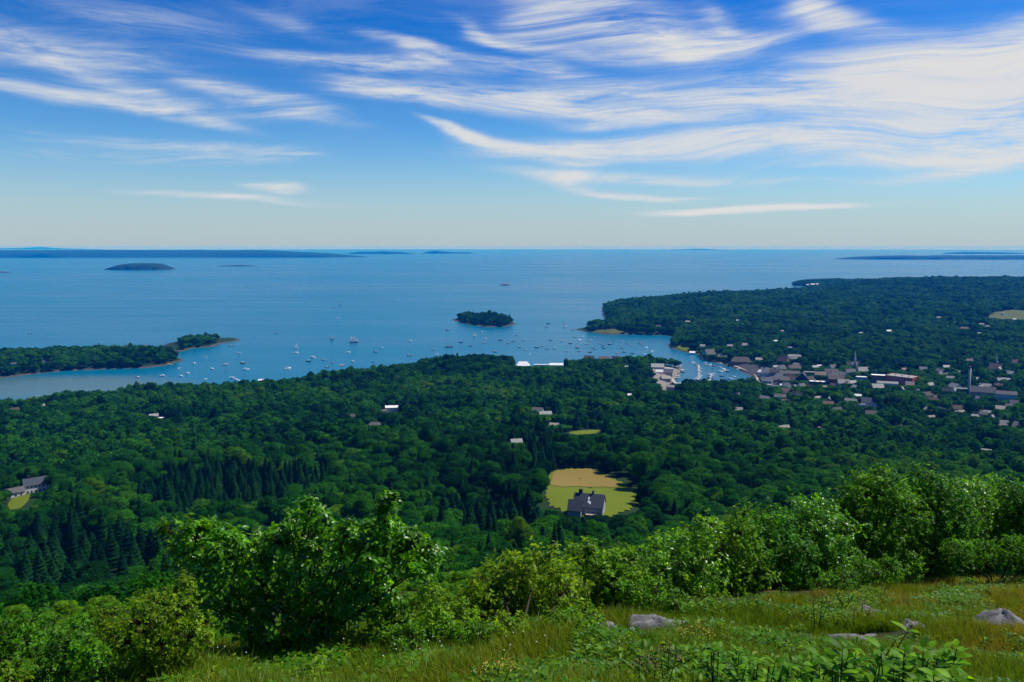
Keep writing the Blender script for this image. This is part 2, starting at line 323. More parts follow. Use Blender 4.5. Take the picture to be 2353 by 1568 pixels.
# ------------------------------------------------------------------ sea
def build_sea():
    m, t = new_mat('sea_water')
    pos = t.n('ShaderNodeNewGeometry').outputs['Position']; x, y, z = t.sep(pos)
    # wind lanes: long bands of rougher and smoother water lying across the bay
    lane = t.noise(t.xyz(t.m('MULTIPLY', x, .00022), t.m('MULTIPLY', y, .0012), 0), 1.0, 5, .6, .6)
    lane2 = t.noise(t.xyz(t.m('MULTIPLY', x, .0016), t.m('MULTIPLY', y, .008), 3), 1.0, 4, .6, .5)
    rip = t.noise(t.xyz(t.m('MULTIPLY', x, .03), t.m('MULTIPLY', y, .075), 3), 1.0, 6, .7)
    deep = t.mix(t.step(lane, .3, .7), (.000, .090, .165), (.000, .122, .195))
    deep = t.mix(t.step(lane2, .35, .7, 0, .3), deep, (.000, .108, .18))
    cove = U(200, 890); d2 = t.m('ADD', t.m('POWER', t.m('DIVIDE', t.m('SUBTRACT', x, float(cove[0]) - 60), 230), 2), t.m('POWER', t.m('DIVIDE', t.m('SUBTRACT', y, float(cove[1])), 120), 2))
    sh = t.m('MULTIPLY', t.step(t.m('MULTIPLY_ADD', t.m('SUBTRACT', lane2, .5), .6, d2), .2, 1.6, 1, 0), .75)
    c = t.mix(sh, deep, (.085, .135, .110))
    hb = U(1640, 865); d3 = t.m('ADD', t.m('POWER', t.m('DIVIDE', t.m('SUBTRACT', x, float(hb[0])), 140), 2), t.m('POWER', t.m('DIVIDE', t.m('SUBTRACT', y, float(hb[1])), 150), 2))
    c = t.mix(t.m('MULTIPLY', t.step(d3, .3, 2.2, 1, 0), .35), c, (.03, .085, .11))
    rough = t.m('ADD', t.step(lane, .3, .7, .25, .31), t.step(lane2, .3, .7, -.02, .03))
    b = t.n('ShaderNodeBump'); t.put(b.inputs['Height'], rip); ln = t.n('ShaderNodeVectorMath', operation='LENGTH'); t.put(ln.inputs[0], pos); t.put(b.inputs['Strength'], t.step(ln.outputs[1], 2500, 16000, .35, .02)); t.put(b.inputs['Distance'], 1.4)
    finish(t, bsdf(t, c, rough, .17, b.outputs[0]))
    rr = np.concatenate([[0.], np.geomspace(200, 60000, 60)]); a = np.linspace(-math.pi, math.pi, 181)[:-1]; na = len(a)
    X = rr[:, None] * np.sin(a); Y = rr[:, None] * np.cos(a)
    V = np.stack([X.ravel(), Y.ravel(), np.zeros(X.size)], 1)
    i, j = np.meshgrid(np.arange(len(rr) - 1), np.arange(na), indexing='ij'); i = i.ravel(); j = j.ravel(); j2 = (j + 1) % na
    F = np.stack([i * na + j, (i + 1) * na + j, (i + 1) * na + j2, i * na + j2], 1)[:, ::-1]
    F1 = F[F[:, 0] >= na]
    k = np.arange(na); F0 = np.stack([np.zeros(na, int), na + (k + 1) % na, na + k], 1)
    obj('sea', mesh_np('sea', V, [F1, F0], m), label='blue bay water reaching to the horizon', cat='sea', kind='structure')
build_sea()

# ------------------------------------------------------------------ far islands and ledges
def build_islands():
    m, t = new_mat('island_woods')
    pos = t.n('ShaderNodeNewGeometry').outputs['Position']; n = t.noise(pos, .012, 6, .7)
    z = t.sep(pos)[2]
    c = t.mix(n, (.006, .022, .010), (.02, .05, .016)); c = t.mix(t.step(z, 1.5, 5), (.12, .105, .085), c)
    finish(t, bsdf(t, c, .95, .05, bump(t, n, .3, 6)))
    mr, t = new_mat('ledge_rock'); n = t.noise(t.n('ShaderNodeNewGeometry').outputs['Position'], .2, 5, .65)
    finish(t, bsdf(t, t.mix(n, (.03, .026, .02), (.10, .085, .065)), .85, .2))
    rng = np.random.default_rng(3)
    def island(name, label, cat, prof, base, mat, depth=.25, jag=.12):
        # prof: (px, py of the skyline) left to right, base: py of the near shore
        px = np.linspace(prof[0][0], prof[-1][0], 160); top = np.interp(px, [p[0] for p in prof], [p[1] for p in prof])
        yb = U(CX, base)[1]; w = abs(px[-1] - px[0]) / FP * yb; dep = max(w * depth, 30)
        C = AT(px, np.full_like(px, base), yb + dep / 2); x = C[:, 0]
        # skyline height at the ridge
        h = np.maximum(AT(px, top, yb + dep * .5)[:, 2], 0.4)
        k = rng.normal(0, 1, 160); k = np.convolve(k, np.ones(3) / 3, 'same'); h = h * (1 + jag * k * np.clip(h / h.max(), 0, 1))
        ends = np.sin(np.linspace(0, math.pi, 160)) ** .45; h = np.maximum(h * np.minimum(ends * 1.25, 1), .2)
        th = np.linspace(0, math.pi, 11); V = []
        for j, a in enumerate(th):
            wob = 1 + .04 * np.interp(np.arange(160), np.arange(0, 160, 8), rng.normal(size=20))
            V.append(np.stack([x, yb + dep / 2 - np.cos(a) * dep / 2 * np.maximum(ends, .05) * wob, h * np.sin(a) ** .6 - .5 * (j in (0, 10))], 1))
        V = np.concatenate(V); i, j = np.meshgrid(np.arange(10), np.arange(159), indexing='ij'); k = (i * 160 + j).ravel()
        F = np.stack([k, k + 1, k + 161, k + 160], 1)
        obj(name, mesh_np(name, V, F, mat, True), label=label, cat=cat, kind='structure')
    island('far_island', 'long low blue island lying across the left half of the horizon', 'island', [(-420, 575), (0, 575), (250, 574.5), (500, 575.5), (640, 575), (760, 577.5), (835, 584), (850, 590)], 592.5, m, .14, .02)
    island('far_island', 'thin blue spit trailing right from the long low island', 'island', [(800, 579), (840, 578.5), (880, 577.5), (920, 579), (956, 582)], 584, m, .2, .05)
    island('far_hills', 'palest hill tops standing on the horizon at the left edge', 'hills', [(-420, 572), (0, 570.5), (60, 570), (90, 567.5), (110, 569.5), (160, 571), (240, 572)], 574, m, .15, .02)
    island('wooded_island', 'oval dark blue island alone on the left of the bay', 'island', [(240, 618), (260, 612), (290, 606.5), (330, 605), (370, 606), (390, 611), (403, 619)], 621, m, .45, .04)
    island('far_island', 'small humped island on the horizon right of the long spit', 'island', [(968, 581), (985, 577), (1000, 576), (1020, 578), (1045, 580), (1060, 580), (1080, 579.5), (1092, 582)], 583, m, .2, .05)
    island('far_island', 'faint sliver of land on the horizon right of the centre', 'island', [(1540, 574), (1600, 572), (1640, 573), (1660, 574)], 574.6, m, .1, .02)
    island('far_island', 'long low blue island at the right edge below the horizon', 'island', [(1916, 594), (1935, 588), (1980, 586), (2060, 586.5), (2120, 588), (2170, 586.5), (2230, 587), (2353, 587), (2750, 588)], 597, m, .14, .03)
    island('far_island', 'thinner pale island just above the long right hand one', 'island', [(2160, 582), (2180, 579.5), (2230, 579), (2320, 580.5), (2353, 582), (2420, 583)], 584, m, .15, .03)
    island('rock_ledge', 'low dark ledge awash at the left edge of the bay', 'ledge', [(-40, 626), (0, 624), (32, 626)], 627, mr, .2)
    island('rock_ledge', 'small dark ledge awash above the wooded islet', 'ledge', [(1147, 655), (1160, 652.8), (1176, 655)], 656, mr, .3)
    island('rock_ledge', 'flat ledge off the long wooded point on the right', 'ledge', [(1652, 669), (1670, 666.5), (1692, 669)], 670, mr, .3)
    island('rock_ledge', 'faint ledge right of the oval island', 'ledge', [(500, 610.5), (550, 609), (592, 610.5)], 612, mr, .1)
build_islands()

# ------------------------------------------------------------------ fields and lawns
KEEP = []                                           # sight lines the photograph shows open: (px0, px1, lowest row seen, distance)
CLEAR = []                                          # treeless ground: (x, y, radius)
FIELDS = []
def patch(name, label, cat, poly_px, mat, lift=.5, kind='structure', n=26, keep=True):
    P = np.array([hit(*p) for p in poly_px]); lo = 0
    for _ in range(2):                              # rounded corners
        Q = np.roll(P, -1, 0); P = np.stack([P * .78 + Q * .22, P * .22 + Q * .78], 1).reshape(-1, 3)
    lo = P.min(0); hi = P.max(0)
    q = len(P)
    # quad patch when four corners are given, else a fan round the middle
    c = P.mean(0); ring = []
    for i in range(q):
        for s in np.linspace(0, 1, 4, endpoint=False): ring.append(P[i] * (1 - s) + P[(i + 1) % q] * s)
    ring = np.array(ring); k = len(ring); V = []
    wob = 1 + .03 * np.sin(np.arange(k) * 1.7) + .02 * np.sin(np.arange(k) * .61)
    for s in np.linspace(.02, 1, 12): V.append(c + (ring - c) * s * wob[:, None])
    V = np.concatenate(V); V[:, 2] = ground(V[:, 0], V[:, 1]) + lift
    F = []
    for r_ in range(11):
        for j in range(k): F.append((r_ * k + j, r_ * k + (j + 1) % k, (r_ + 1) * k + (j + 1) % k, (r_ + 1) * k + j))
    F = [np.array(F), np.arange(k)[None]]
    obj(name, mesh_np(name, V, F, mat, True), label=label, cat=cat, kind=kind)
    FIELDS.append(P[:, :2])
    if keep:
        # open sight line down to the near edge, column by column
        px = np.array([p[0] for p in poly_px]); ring_p = np.array([[*project(v)[:2], v[1]] for v in ring])
        for x0 in np.arange(px.min(), px.max(), 8):
            s = np.abs(ring_p[:, 0] - x0 - 4) < 9
            if s.any(): KEEP.append((x0 - 2, x0 + 10, ring_p[s, 1].max() - 1, ring_p[s, 2].min()))
def field_mat(name, a, b, s=.05):
    m, t = new_mat(name); pos = t.n('ShaderNodeNewGeometry').outputs['Position']; x, y, z = t.sep(pos)
    n = t.noise(t.xyz(t.m('MULTIPLY', x, s * .5), t.m('MULTIPLY', y, s * 2), 0), 1.0, 5, .6); n2 = t.noise(pos, 1.2, 4, .7)
    c = t.mix(t.m('ADD', t.m('MULTIPLY', n, .7), t.m('MULTIPLY', n2, .3)), a, b); finish(t, bsdf(t, c, .9, .1, bump(t, n2, .5, .1))); return m
M['hay'] = field_mat('hay_grass', (.140, .105, .020), (.225, .165, .040)); M['lawn'] = field_mat('mown_lawn', (.075, .115, .005), (.125, .150, .007))
M['lot'] = field_mat('parking_asphalt', (.028, .03, .036), (.075, .072, .075)); M['meadow'] = field_mat('dry_meadow', (.05, .075, .016), (.095, .105, .028))
M['beach'] = field_mat('beach_gravel', (.13, .115, .10), (.24, .215, .18))
patch('field', 'tan mown hay field in the wood behind the dark roofed house', 'field', [(1264, 1122), (1268, 1104), (1270, 1086), (1300, 1081), (1366, 1079), (1392, 1096), (1440, 1121), (1350, 1121)], M['hay'], lift=.75)
patch('lawn', 'yellow green lawn between the house and the tan hay field', 'lawn', [(1256, 1160), (1256, 1120), (1262, 1084), (1300, 1079), (1368, 1077), (1402, 1096), (1450, 1121), (1468, 1140), (1458, 1168), (1405, 1192), (1310, 1184)], M['lawn'], lift=.45)
patch('lawn', 'small bright lawn in front of the white house at the left edge', 'lawn', [(16, 1172), (22, 1150), (50, 1140), (76, 1136), (62, 1158), (40, 1176)], M['lawn'])
patch('meadow', 'pale hilltop meadow near the right edge of the far wooded ridge', 'meadow', [(2262, 730), (2285, 717), (2353, 714), (2420, 718), (2420, 735), (2300, 736)], M['meadow'], lift=1.5)
patch('lawn', 'grassy clearing among houses left of the harbour', 'lawn', [(1300, 997), (1340, 990), (1385, 988), (1388, 996), (1340, 1002)], M['lawn'])
patch('parking_lot', 'grey lots along the waterfront right of the harbour', 'parking lot', [(1655, 835), (1690, 830), (1740, 838), (1775, 862), (1800, 888), (1770, 892), (1758, 872), (1702, 848)], M['lot'], lift=.6)
patch('wharf_ground', 'pale gravel yard on the wharf left of the harbour', 'yard', [(1492, 850), (1520, 842), (1566, 850), (1552, 868), (1538, 886), (1550, 898), (1530, 900), (1512, 884)], M['beach'], lift=.8)
patch('lawn', 'dry grass point at the tip of the wooded headland', 'lawn', [(1352, 764), (1385, 757), (1425, 758), (1440, 766), (1400, 768)], M['meadow'], lift=.7)
patch('lawn', 'bright grassy bank at the bend of the harbour shore', 'lawn', [(1552, 800), (1565, 793), (1585, 794), (1590, 806), (1575, 809)], M['lawn'], lift=.8)

# ------------------------------------------------------------------ buildings
WALL = {'white': paint('white_clapboard', (.66, .64, .60), .08, .5), 'cream': paint('cream_walls', (.62, .55, .42), .1, .5), 'grey': paint('weathered_shingle_walls', (.34, .335, .32), .2, .8), 'brick': paint('red_brick', (.30, .045, .035), .25, 1.2, .85),
        'darkbrick': paint('dark_brick', (.13, .05, .042), .25, 1.2, .85), 'brown': paint('brown_walls', (.14, .09, .06), .2, .8), 'navy': paint('dark_blue_walls', (.025, .035, .06), .2, .8), 'tan': paint('tan_walls', (.32, .27, .21), .12, .6)}
ROOF = {'slate': paint('slate_shingles', (.035, .045, .058), .35, .7, .7), 'grey': paint('grey_shingles', (.085, .083, .08), .3, .7, .8), 'brown': paint('brown_shingles', (.065, .05, .042), .3, .7, .8), 'white': paint('white_membrane', (.74, .73, .70), .06, .3), 'tan': paint('tan_gravel_roof', (.25, .225, .19), .2, .6),
        'pale': paint('pale_metal_roof', (.24, .235, .22), .12, .5), 'rust': paint('rusty_red_roof', (.12, .07, .05), .2, .7)}
M['chimney'] = paint('chimney_brick', (.06, .04, .035), .3, 2); M['trim'] = paint('white_trim', (.8, .8, .78), .05); 
mg, tg = new_mat('window_glass'); finish(tg, bsdf(tg, (.012, .018, .025), .08, .6)); M['glass'] = mg
M['steel'] = paint('galvanised_steel', (.42, .44, .45), .15, 2, .5, .5); M['stack'] = paint('stack_brick', (.34, .33, .26), .2, .8)
M['timber'] = paint('grey_dock_timber', (.36, .31, .25), .25, 1.2, .85); M['pile'] = paint('dark_piles', (.05, .042, .035), .3, 2, .9)

def windows(parent, w, y, zs, n, ww=.9, wh=1.4, side=-1):
    for z in zs:
        for i in range(n):
            x = (i - (n - 1) / 2) * w / n
            f = MB(); f.box(x - ww / 2 - .12, x + ww / 2 + .12, min(y, y + side * .08), max(y, y + side * .08), z - .12, z + wh + .12)
            fo = f.build('window', M['trim'], parent); p = MB(); yy = y + side * .08
            p.box(x - ww / 2, x + ww / 2, min(yy, yy + side * .03), max(yy, yy + side * .03), z, z + wh); p.build('pane', M['glass'], fo)
def gable(root, w, d, h, rh, wall, roof, chim=0, win=0, hip=0.0, over=.4, x0=0, y0=0, dormers=0):
    b = MB(); hw, hd = w / 2, d / 2
    V = [(-hw, -hd, -3), (hw, -hd, -3), (hw, hd, -3), (-hw, hd, -3), (-hw, -hd, h), (hw, -hd, h), (hw, hd, h), (-hw, hd, h)]
    V += [(-hw + hip * hd, 0, h + rh), (hw - hip * hd, 0, h + rh)]
    V = [(x + x0, y + y0, z) for x, y, z in V]
    b.add(V, [(0, 1, 5, 4), (1, 2, 6, 5), (2, 3, 7, 6), (3, 0, 4, 7), (4, 8, 7), (5, 6, 9)]); wo = b.build('wall', WALL[wall], root)
    r = MB(); sl = rh / hd; hx = hw + over * (1 - min(hip, 1)); ez = h - over * sl; T = .22
    def slab(sg):
        e0, e1 = (-hx, sg * (hd + over)), (hx, sg * (hd + over)); q0, q1 = (-hx + hip * hd, 0), (hx - hip * hd, 0)
        pts = [(*e0, ez + .03), (*e1, ez + .03), (*q1, h + rh + .03), (*q0, h + rh + .03)]
        pts = [(x + x0, y + y0, z) for x, y, z in pts]; top = [(x, y, z + T) for x, y, z in pts]
        r.add(pts + top, [(0, 1, 2, 3)[::-1], (4, 5, 6, 7), (0, 1, 5, 4), (1, 2, 6, 5), (3, 0, 4, 7), (2, 3, 7, 6)])
    slab(-1); slab(1)
    if hip:
        for sg in (-1, 1):
            hx2 = sg * (hw + over); pts = [(hx2, -hd - over, ez + .03), (hx2, hd + over, ez + .03), (sg * (hw - hip * hd), 0, h + rh + .03)]
            pts = [(x + x0, y + y0, z) for x, y, z in pts]; r.add(pts + [(x, y, z + T) for x, y, z in pts], [(0, 1, 2), (5, 4, 3), (0, 3, 4, 1), (1, 4, 5, 2), (2, 5, 3, 0)])
    ro = r.build('roof', ROOF[roof], root)
    for i in range(chim):
        cx = x0 + (-.28 + .5 * i) * w; c = MB(); c.box(cx - .55, cx + .55, y0 - .2, y0 + .8, h + rh * .5, h + rh + 1.7); c.box(cx - .65, cx + .65, y0 - .3, y0 + .9, h + rh + 1.7, h + rh + 1.95); c.build('chimney', M['chimney'], ro)
    for i in range(dormers):
        cx = x0 + (i - (dormers - 1) / 2) * w / (dormers + .5); k = MB(); k.box(cx - .8, cx + .8, y0 - hd * .75, y0 - hd * .15, h + rh * .2, h + rh * .62); k.build('dormer', WALL[wall], ro)
    if win:
        rows = [1.0, 3.9] if h > 5 else [1.0]
        for o in [root]: windows(o, w * .9, y0 - hd, rows, win)
    return wo
def flat(root, w, d, h, wall, roof, win=0, para=.5, units=0):
    b = MB(); b.box(-w / 2, w / 2, -d / 2, d / 2, -3, h); b.build('wall', WALL[wall], root)
    r = MB(); r.box(-w / 2 + .3, w / 2 - .3, -d / 2 + .3, d / 2 - .3, h + .004, h + .12); ro = r.build('roof', ROOF[roof], root)
    p = MB()
    p.box(-w / 2, w / 2, -d / 2, -d / 2 + .28, h + .003, h + para); p.box(-w / 2, w / 2, d / 2 - .28, d / 2, h + .003, h + para)
    p.box(-w / 2, -w / 2 + .28, -d / 2 + .283, d / 2 - .283, h + .003, h + para); p.box(w / 2 - .28, w / 2, -d / 2 + .283, d / 2 - .283, h + .003, h + para); p.build('parapet', WALL[wall], root)
    for i in range(units):
        k = MB(); x = (i - (units - 1) / 2) * w / (units + 1); k.box(x - 1.2, x + 1.2, -1, 1, h + .125, h + 1.5); k.box(x - .8, x + .8, -.7, .7, h + 1.5, h + 1.75); k.build('roof_unit', M['steel'], ro)
    if win: windows(root, w * .94, -d / 2, [1.2 + 3.4 * i for i in range(max(1, int(h // 3.4)))], win, 1.1, 1.7)
def Z(z, x, y):                                     # a zoomed crop's coordinates to photo units
    ox, oy, s = {1: (0, 580, .34), 2: (600, 680, .34), 3: (1200, 580, .34), 4: (1550, 840, .14875), 5: (1820, 830, .1445), 6: (2100, 830, .17), 7: (0, 1100, .3612), 8: (800, 1100, .3612), 9: (1650, 1100, .3612), 0: (0, 0, 1 / .94118)}[z]
    return (ox + x * s) * .94118, (oy + y * s) * .94118, s * .94118
BUILT = []
def site(z, x, y, w, dep=.7, occl=.1, top=9, keep=True):
    px, py, s = Z(z, x, y); P = hit(px, py); wm = w * s / FP * P[1]
    P[2] = g1(P[0], P[1] + wm * dep * .3)
    rows = top / P[1] * FP
    if keep:
        KEEP.append((px - w * s * .5 - 1, px + w * s * .5 + 1, py - rows * occl, P[1] - 1)); CLEAR.append((P[0], P[1] + wm * dep / 2, wm * .5 * max(1, dep) + 2))
    face = math.atan2(P[0], P[1])
    return P, wm, -face
def house(z, x, y, w, label, wall, roof, name='house', cat='house', kind='gable', h=5.2, rh=.33, dep=.7, rot=0, chim=0, win=0, hip=0, units=0, group=None, occl=.55, dormers=0, ell=None):
    P, wm, face = site(z, x, y, w, dep, occl, h + 4)
    wm = max(wm, 5); d = max(4.5, wm * dep)
    root = empty(name, P + [math.sin(-face) * d / 2, math.cos(face) * d / 2, 0], face * .8 + R(rot), label=label, cat=cat, group=group)
    if kind == 'gable':
        gable(root, wm, d, h, d * rh, wall, roof, chim, win, hip, dormers=dormers)
        if ell: gable(root, ell[0] * wm, d * .8, h * ell[2], d * .8 * rh, wall, roof, 0, 0, x0=ell[1] * wm, y0=-d * .35)
    else: flat(root, wm, d, h, wall, roof, win, units=units)
    BUILT.append(root); return root, wm, d

# the house by the field: broad slate roof with a wing, two chimneys, roof lights and pale walls
P, wm, face = site(8, 1775, 440, 220, .55, .0, 10)
root = empty('house', P + [0, 5, 0], face + R(-9), label='large pale shingled house with dark slate roof at the foot of the tan field', cat='house')
s_ = wm / 18.0
gable(root, 17 * s_, 10, 4.4, 5.2, 'grey', 'slate', 0, 5); rf = [c for c in root.children if c.name.startswith('roof')][0]
gable(root, 7.5 * s_, 7, 3.4, 4.2, 'grey', 'slate', x0=-7 * s_, y0=-5.2)
for cx, ww, hh in ((-5.2 * s_, .9, 2.3), (2.0 * s_, .45, 1.9)):
    c = MB(); c.box(cx - ww, cx + ww, -.1, 1.3, 8.6, 9.0 + hh); c.box(cx - ww - .1, cx + ww + .1, -.2, 1.4, 9.0 + hh, 9.3 + hh); c.build('chimney', M['chimney'], rf)
for sx, sy in ((.1, -3.3), (.1, -2.1), (.9, -3.7)):
    zz = 4.4 + 5.6 * (1 - abs(sy) / 5) + .27; k = MB(); k.add([(sx - .35, sy - .45, zz - .5), (sx + .35, sy - .45, zz - .5), (sx + .35, sy + .45, zz + .5), (sx - .35, sy + .45, zz + .5), (sx - .35, sy - .45, zz - .36), (sx + .35, sy - .45, zz - .36), (sx + .35, sy + .45, zz + .64), (sx - .35, sy + .45, zz + .64)], [(0, 3, 2, 1), (4, 5, 6, 7), (0, 1, 5, 4), (1, 2, 6, 5), (2, 3, 7, 6), (3, 0, 4, 7)]); k.build('skylight', M['trim'], rf)
k = MB(); k.box(-1 * s_, 6 * s_, -8.0, -5.1, 1.2, 1.5)
for xx in (-.8, 1.4, 3.6, 5.8): k.box(xx * s_ - .1, xx * s_ + .1, -7.9, -7.7, -2, 2.5)
k.build('deck', M['timber'], root)
# white house at the left edge
P, wm, face = site(7, 225, 285, 160, .6, 0, 9)
root = empty('house', P + [0, 4, 0], face + R(6), label='white clapboard house with dark roof and one chimney by the left edge lawn', cat='house')
gable(root, wm, 9, 5.6, 3.6, 'white', 'slate', 1, 6)
house(7, 100, 318, 110, 'low pale outbuilding beside the lawn at the left edge', 'white', 'grey', 'outbuilding', 'outbuilding', h=3.2, dep=.7, rot=18, win=3)

H = house
H(2, 1050, 965, 92, 'white house with black chimneys catching the sun in mid forest', 'white', 'white', h=6.5, dep=.5, rh=.25, chim=2, win=5, occl=0)
H(2, 992, 975, 40, 'small white wing left of the sunlit white house', 'white', 'grey', 'outbuilding', 'outbuilding', h=4, rot=30)
H(2, 768, 1045, 26, 'narrow white gable showing between crowns left of the white house', 'white', 'grey', h=8, rh=.5, dep=1)
H(2, 925, 1090, 90, 'dark grey hipped roof below the white forest house', 'grey', 'grey', h=4.5, hip=.5, rh=.35)
H(2, 1942, 1225, 82, 'lone grey gabled roof in the wood above the hay field', 'grey', 'pale', h=4.5, rh=.4, dep=.9, rot=15)
H(2, 1990, 630, 100, 'white round topped shed on the wooded hump', 'white', 'white', 'shed', 'shed', h=4, rh=.4, hip=.6, occl=0)
H(2, 2125, 632, 112, 'long low white building on the wooded hump above the bay', 'white', 'white', 'long_building', 'building', 'flat', h=7, dep=.3, occl=0, win=6)
H(2, 2230, 632, 100, 'white building with pitched roof at the right end of the long one', 'white', 'white', 'long_building', 'building', h=6.5, dep=.4, rh=.3, occl=0, win=5)
H(2, 115, 738, 44, 'white roofed house at the shore beyond the left forest edge', 'white', 'white', h=5, dep=.6)
H(2, 588, 745, 36, 'white cottage among dark shore trees left of the hump', 'white', 'white', 'cottage', h=5)
H(2, 690, 628, 30, 'pale boathouse on the shore below the bay', 'white', 'pale', 'boathouse', h=5)
H(2, 2095, 985, 80, 'grey shingled house in the clearing left of the harbour', 'grey', 'grey', h=6, rot=-15, win=3)
H(2, 2150, 1010, 90, 'pale roofed house lower in the same clearing', 'grey', 'pale', h=5, rot=12)
H(2, 2215, 1085, 66, 'cream cottage at the edge of the grassy clearing', 'cream', 'tan', 'cottage', h=4, rot=-8)
H(1, 1105, 1318, 60, 'white house with broken outline in the left mid forest', 'white', 'pale', h=6, rot=12)
H(1, 1160, 1325, 46, 'low white annex right of the left mid forest house', 'white', 'white', 'outbuilding', 'outbuilding', h=3.5)
H(1, 300, 1240, 44, 'pale house at the water edge behind the far left trees', 'white', 'pale', h=6)
H(1, 100, 1268, 70, 'tan shingled house in the trees at the far left shore', 'tan', 'brown', h=5)
H(1, 102, 925, 36, 'white cottage in the trees of the left peninsula', 'white', 'grey', 'cottage', h=4.5, occl=.2)
H(1, 322, 908, 26, 'small white cottage further right on the left peninsula', 'white', 'grey', 'cottage', h=4.5, occl=.2)
H(1, 1052, 782, 30, 'white house at the far end of the left peninsula', 'white', 'grey', h=5)
# far right hills
for a in [(3, 1410, 622, 34, 'white house in the far woods above the harbour beach', 'white', 'pale'), (3, 1200, 655, 34, 'grey house behind the harbour beach', 'grey', 'grey'), (3, 1772, 612, 24, 'white speck of a house high on the far wooded hill', 'white', 'white'),
          (3, 2085, 690, 22, 'tall white gable in the far woods above town', 'white', 'pale'), (3, 2040, 762, 24, 'white roofed cottage in the far woods above the piers', 'white', 'white'), (3, 2145, 812, 30, 'cream house on the slope behind the waterfront', 'cream', 'tan'),
          (4, 1095, 85, 110, 'pale shore house above the grassy bank', 'grey', 'pale'), (4, 940, 178, 90, 'white boathouse at the harbour bend', 'white', 'white'), (4, 1560, 80, 90, 'grey house in the trees behind the piers', 'grey', 'pale'),
          (4, 1830, 70, 140, 'cream house with a lawn running down to the piers', 'cream', 'tan'), (6, 830, 185, 36, 'white house in the woods above the brick block', 'white', 'pale'), (6, 1150, 500, 110, 'white house right of the brick block', 'white', 'grey'),
          (6, 1235, 440, 100, 'grey house behind the white one right of the brick block', 'grey', 'pale'), (6, 1390, 505, 70, 'small grey house left of the tall stack', 'grey', 'pale'), (6, 1570, 345, 110, 'grey roofed house left of the second steeple', 'grey', 'grey'),
          (6, 1775, 335, 80, 'cream house just left of the second steeple', 'cream', 'tan'), (4, 2320, 435, 110, 'pale shop roof behind the harbour head', 'white', 'pale')]:
    H(*a, h=6, rh=.35, rot=(a[1] * 7) % 50 - 25)
for i, (x, y, w) in enumerate([(1925, 672, 50), (1380, 690, 34), (2050, 640, 30), (2090, 655, 24), (2285, 603, 20), (2340, 745, 34), (1185, 705, 30), (1740, 590, 26), (1490, 525, 20), (300, 610, 16), (2030, 705, 22), (2200, 560, 20)]):
    H(3, x + 1470, y, w, ['orange roofed house in the far woods at the right', 'white house in the far woods above the first steeple', 'cream house right of the orange roof', 'pale cottage right of the cream house by the far meadow road', 'white farmhouse below the hilltop meadow', 'pale house cut by the right edge below the meadow',
      'grey white house left in the woods above the first steeple', 'pale house in the dark woods below the far ridge', 'tiny pale house in the middle of the far woods', 'white speck of a house in the woods behind the harbour', 'low pale house under the cream one', 'pale roof between the woods and the hilltop meadow'][i],
      ['tan', 'white', 'cream', 'white', 'white', 'white', 'grey', 'white', 'white', 'white', 'cream', 'white'][i], ['rust', 'white', 'tan', 'pale', 'white', 'pale', 'pale', 'pale', 'white', 'white', 'pale', 'pale'][i], h=6, rot=(x % 40) - 20)
for i, (x, y, w) in enumerate([(835, 345, 26), (800, 348, 18), (868, 343, 20)]):
    H(3, x + 1470, y, w, ['white cottage on the shore of the far point', 'leftmost white cottage on the far point', 'rightmost white cottage on the far point'][i], 'white', 'white', 'cottage', h=6)
# wharf and docks left of the harbour
H(4, 370, 430, 210, 'long grey roofed boat shed on the wharf', 'grey', 'pale', 'boat_shed', 'shed', h=5, dep=.9, rh=.25)
H(4, 540, 520, 170, 'lower grey shed roof on the wharf by the pier', 'grey', 'grey', 'boat_shed', 'shed', h=5, dep=.8, rot=-10)
H(4, 560, 440, 130, 'white awning roof on the wharf', 'white', 'white', 'shed', 'shed', 'flat', h=4, dep=.5)
H(4, 400, 490, 120, 'white tent roofs at the back of the wharf', 'white', 'white', 'tent', 'tent', h=3, rh=.5, dep=.6)
H(4, 500, 620, 150, 'weathered brown boat shed at the near end of the wharf', 'tan', 'tan', 'boat_shed', 'shed', h=5, dep=.8, rot=14)
H(4, 590, 770, 130, 'pale boatyard house among trees at the near end of the harbour', 'grey', 'pale', 'boat_shed', 'shed', h=6, rot=-20)
H(4, 700, 690, 100, 'small cream hut beside the near pier', 'cream', 'white', 'hut', 'hut', h=3.5)
# town right of the harbour
H(4, 1220, 215, 170, 'grey gabled house at the far end of the piers', 'grey', 'grey', h=6, rh=.5, dep=.9, rot=30)
H(4, 1430, 245, 150, 'low grey roof behind the piers', 'grey', 'grey', 'boat_shed', 'shed', h=4)
H(4, 1740, 340, 330, 'broad dark grey hip roof behind the piers', 'brown', 'brown', 'inn', 'building', h=5, dep=.6, hip=.5, rh=.35)
H(4, 2040, 300, 120, 'tan shop with pink gable above the piers', 'tan', 'tan', 'shop', 'shop', h=5)
H(4, 2060, 490, 100, 'white tent on the corner of the harbour head', 'white', 'white', 'tent', 'tent', h=3, hip=.8, rh=.5)
H(4, 2140, 440, 120, 'white canopied shop behind the corner tent', 'white', 'white', 'shop', 'shop', 'flat', h=4)
H(5, 870, 335, 130, 'sunlit pale house on the slope above town', 'cream', 'tan', h=6, rot=-12, win=3)
H(5, 770, 330, 110, 'grey house left of the sunlit pale one', 'grey', 'pale', h=6, rot=16)
H(5, 580, 505, 150, 'long low white shed above the town roofs', 'white', 'white', 'shed', 'shed', h=4, dep=.3)
H(5, 1250, 485, 70, 'small white roof left of the first steeple', 'white', 'white', 'cottage', h=5)
H(5, 1180, 520, 120, 'grey white house behind the town roofs', 'grey', 'pale', h=6, rot=20)
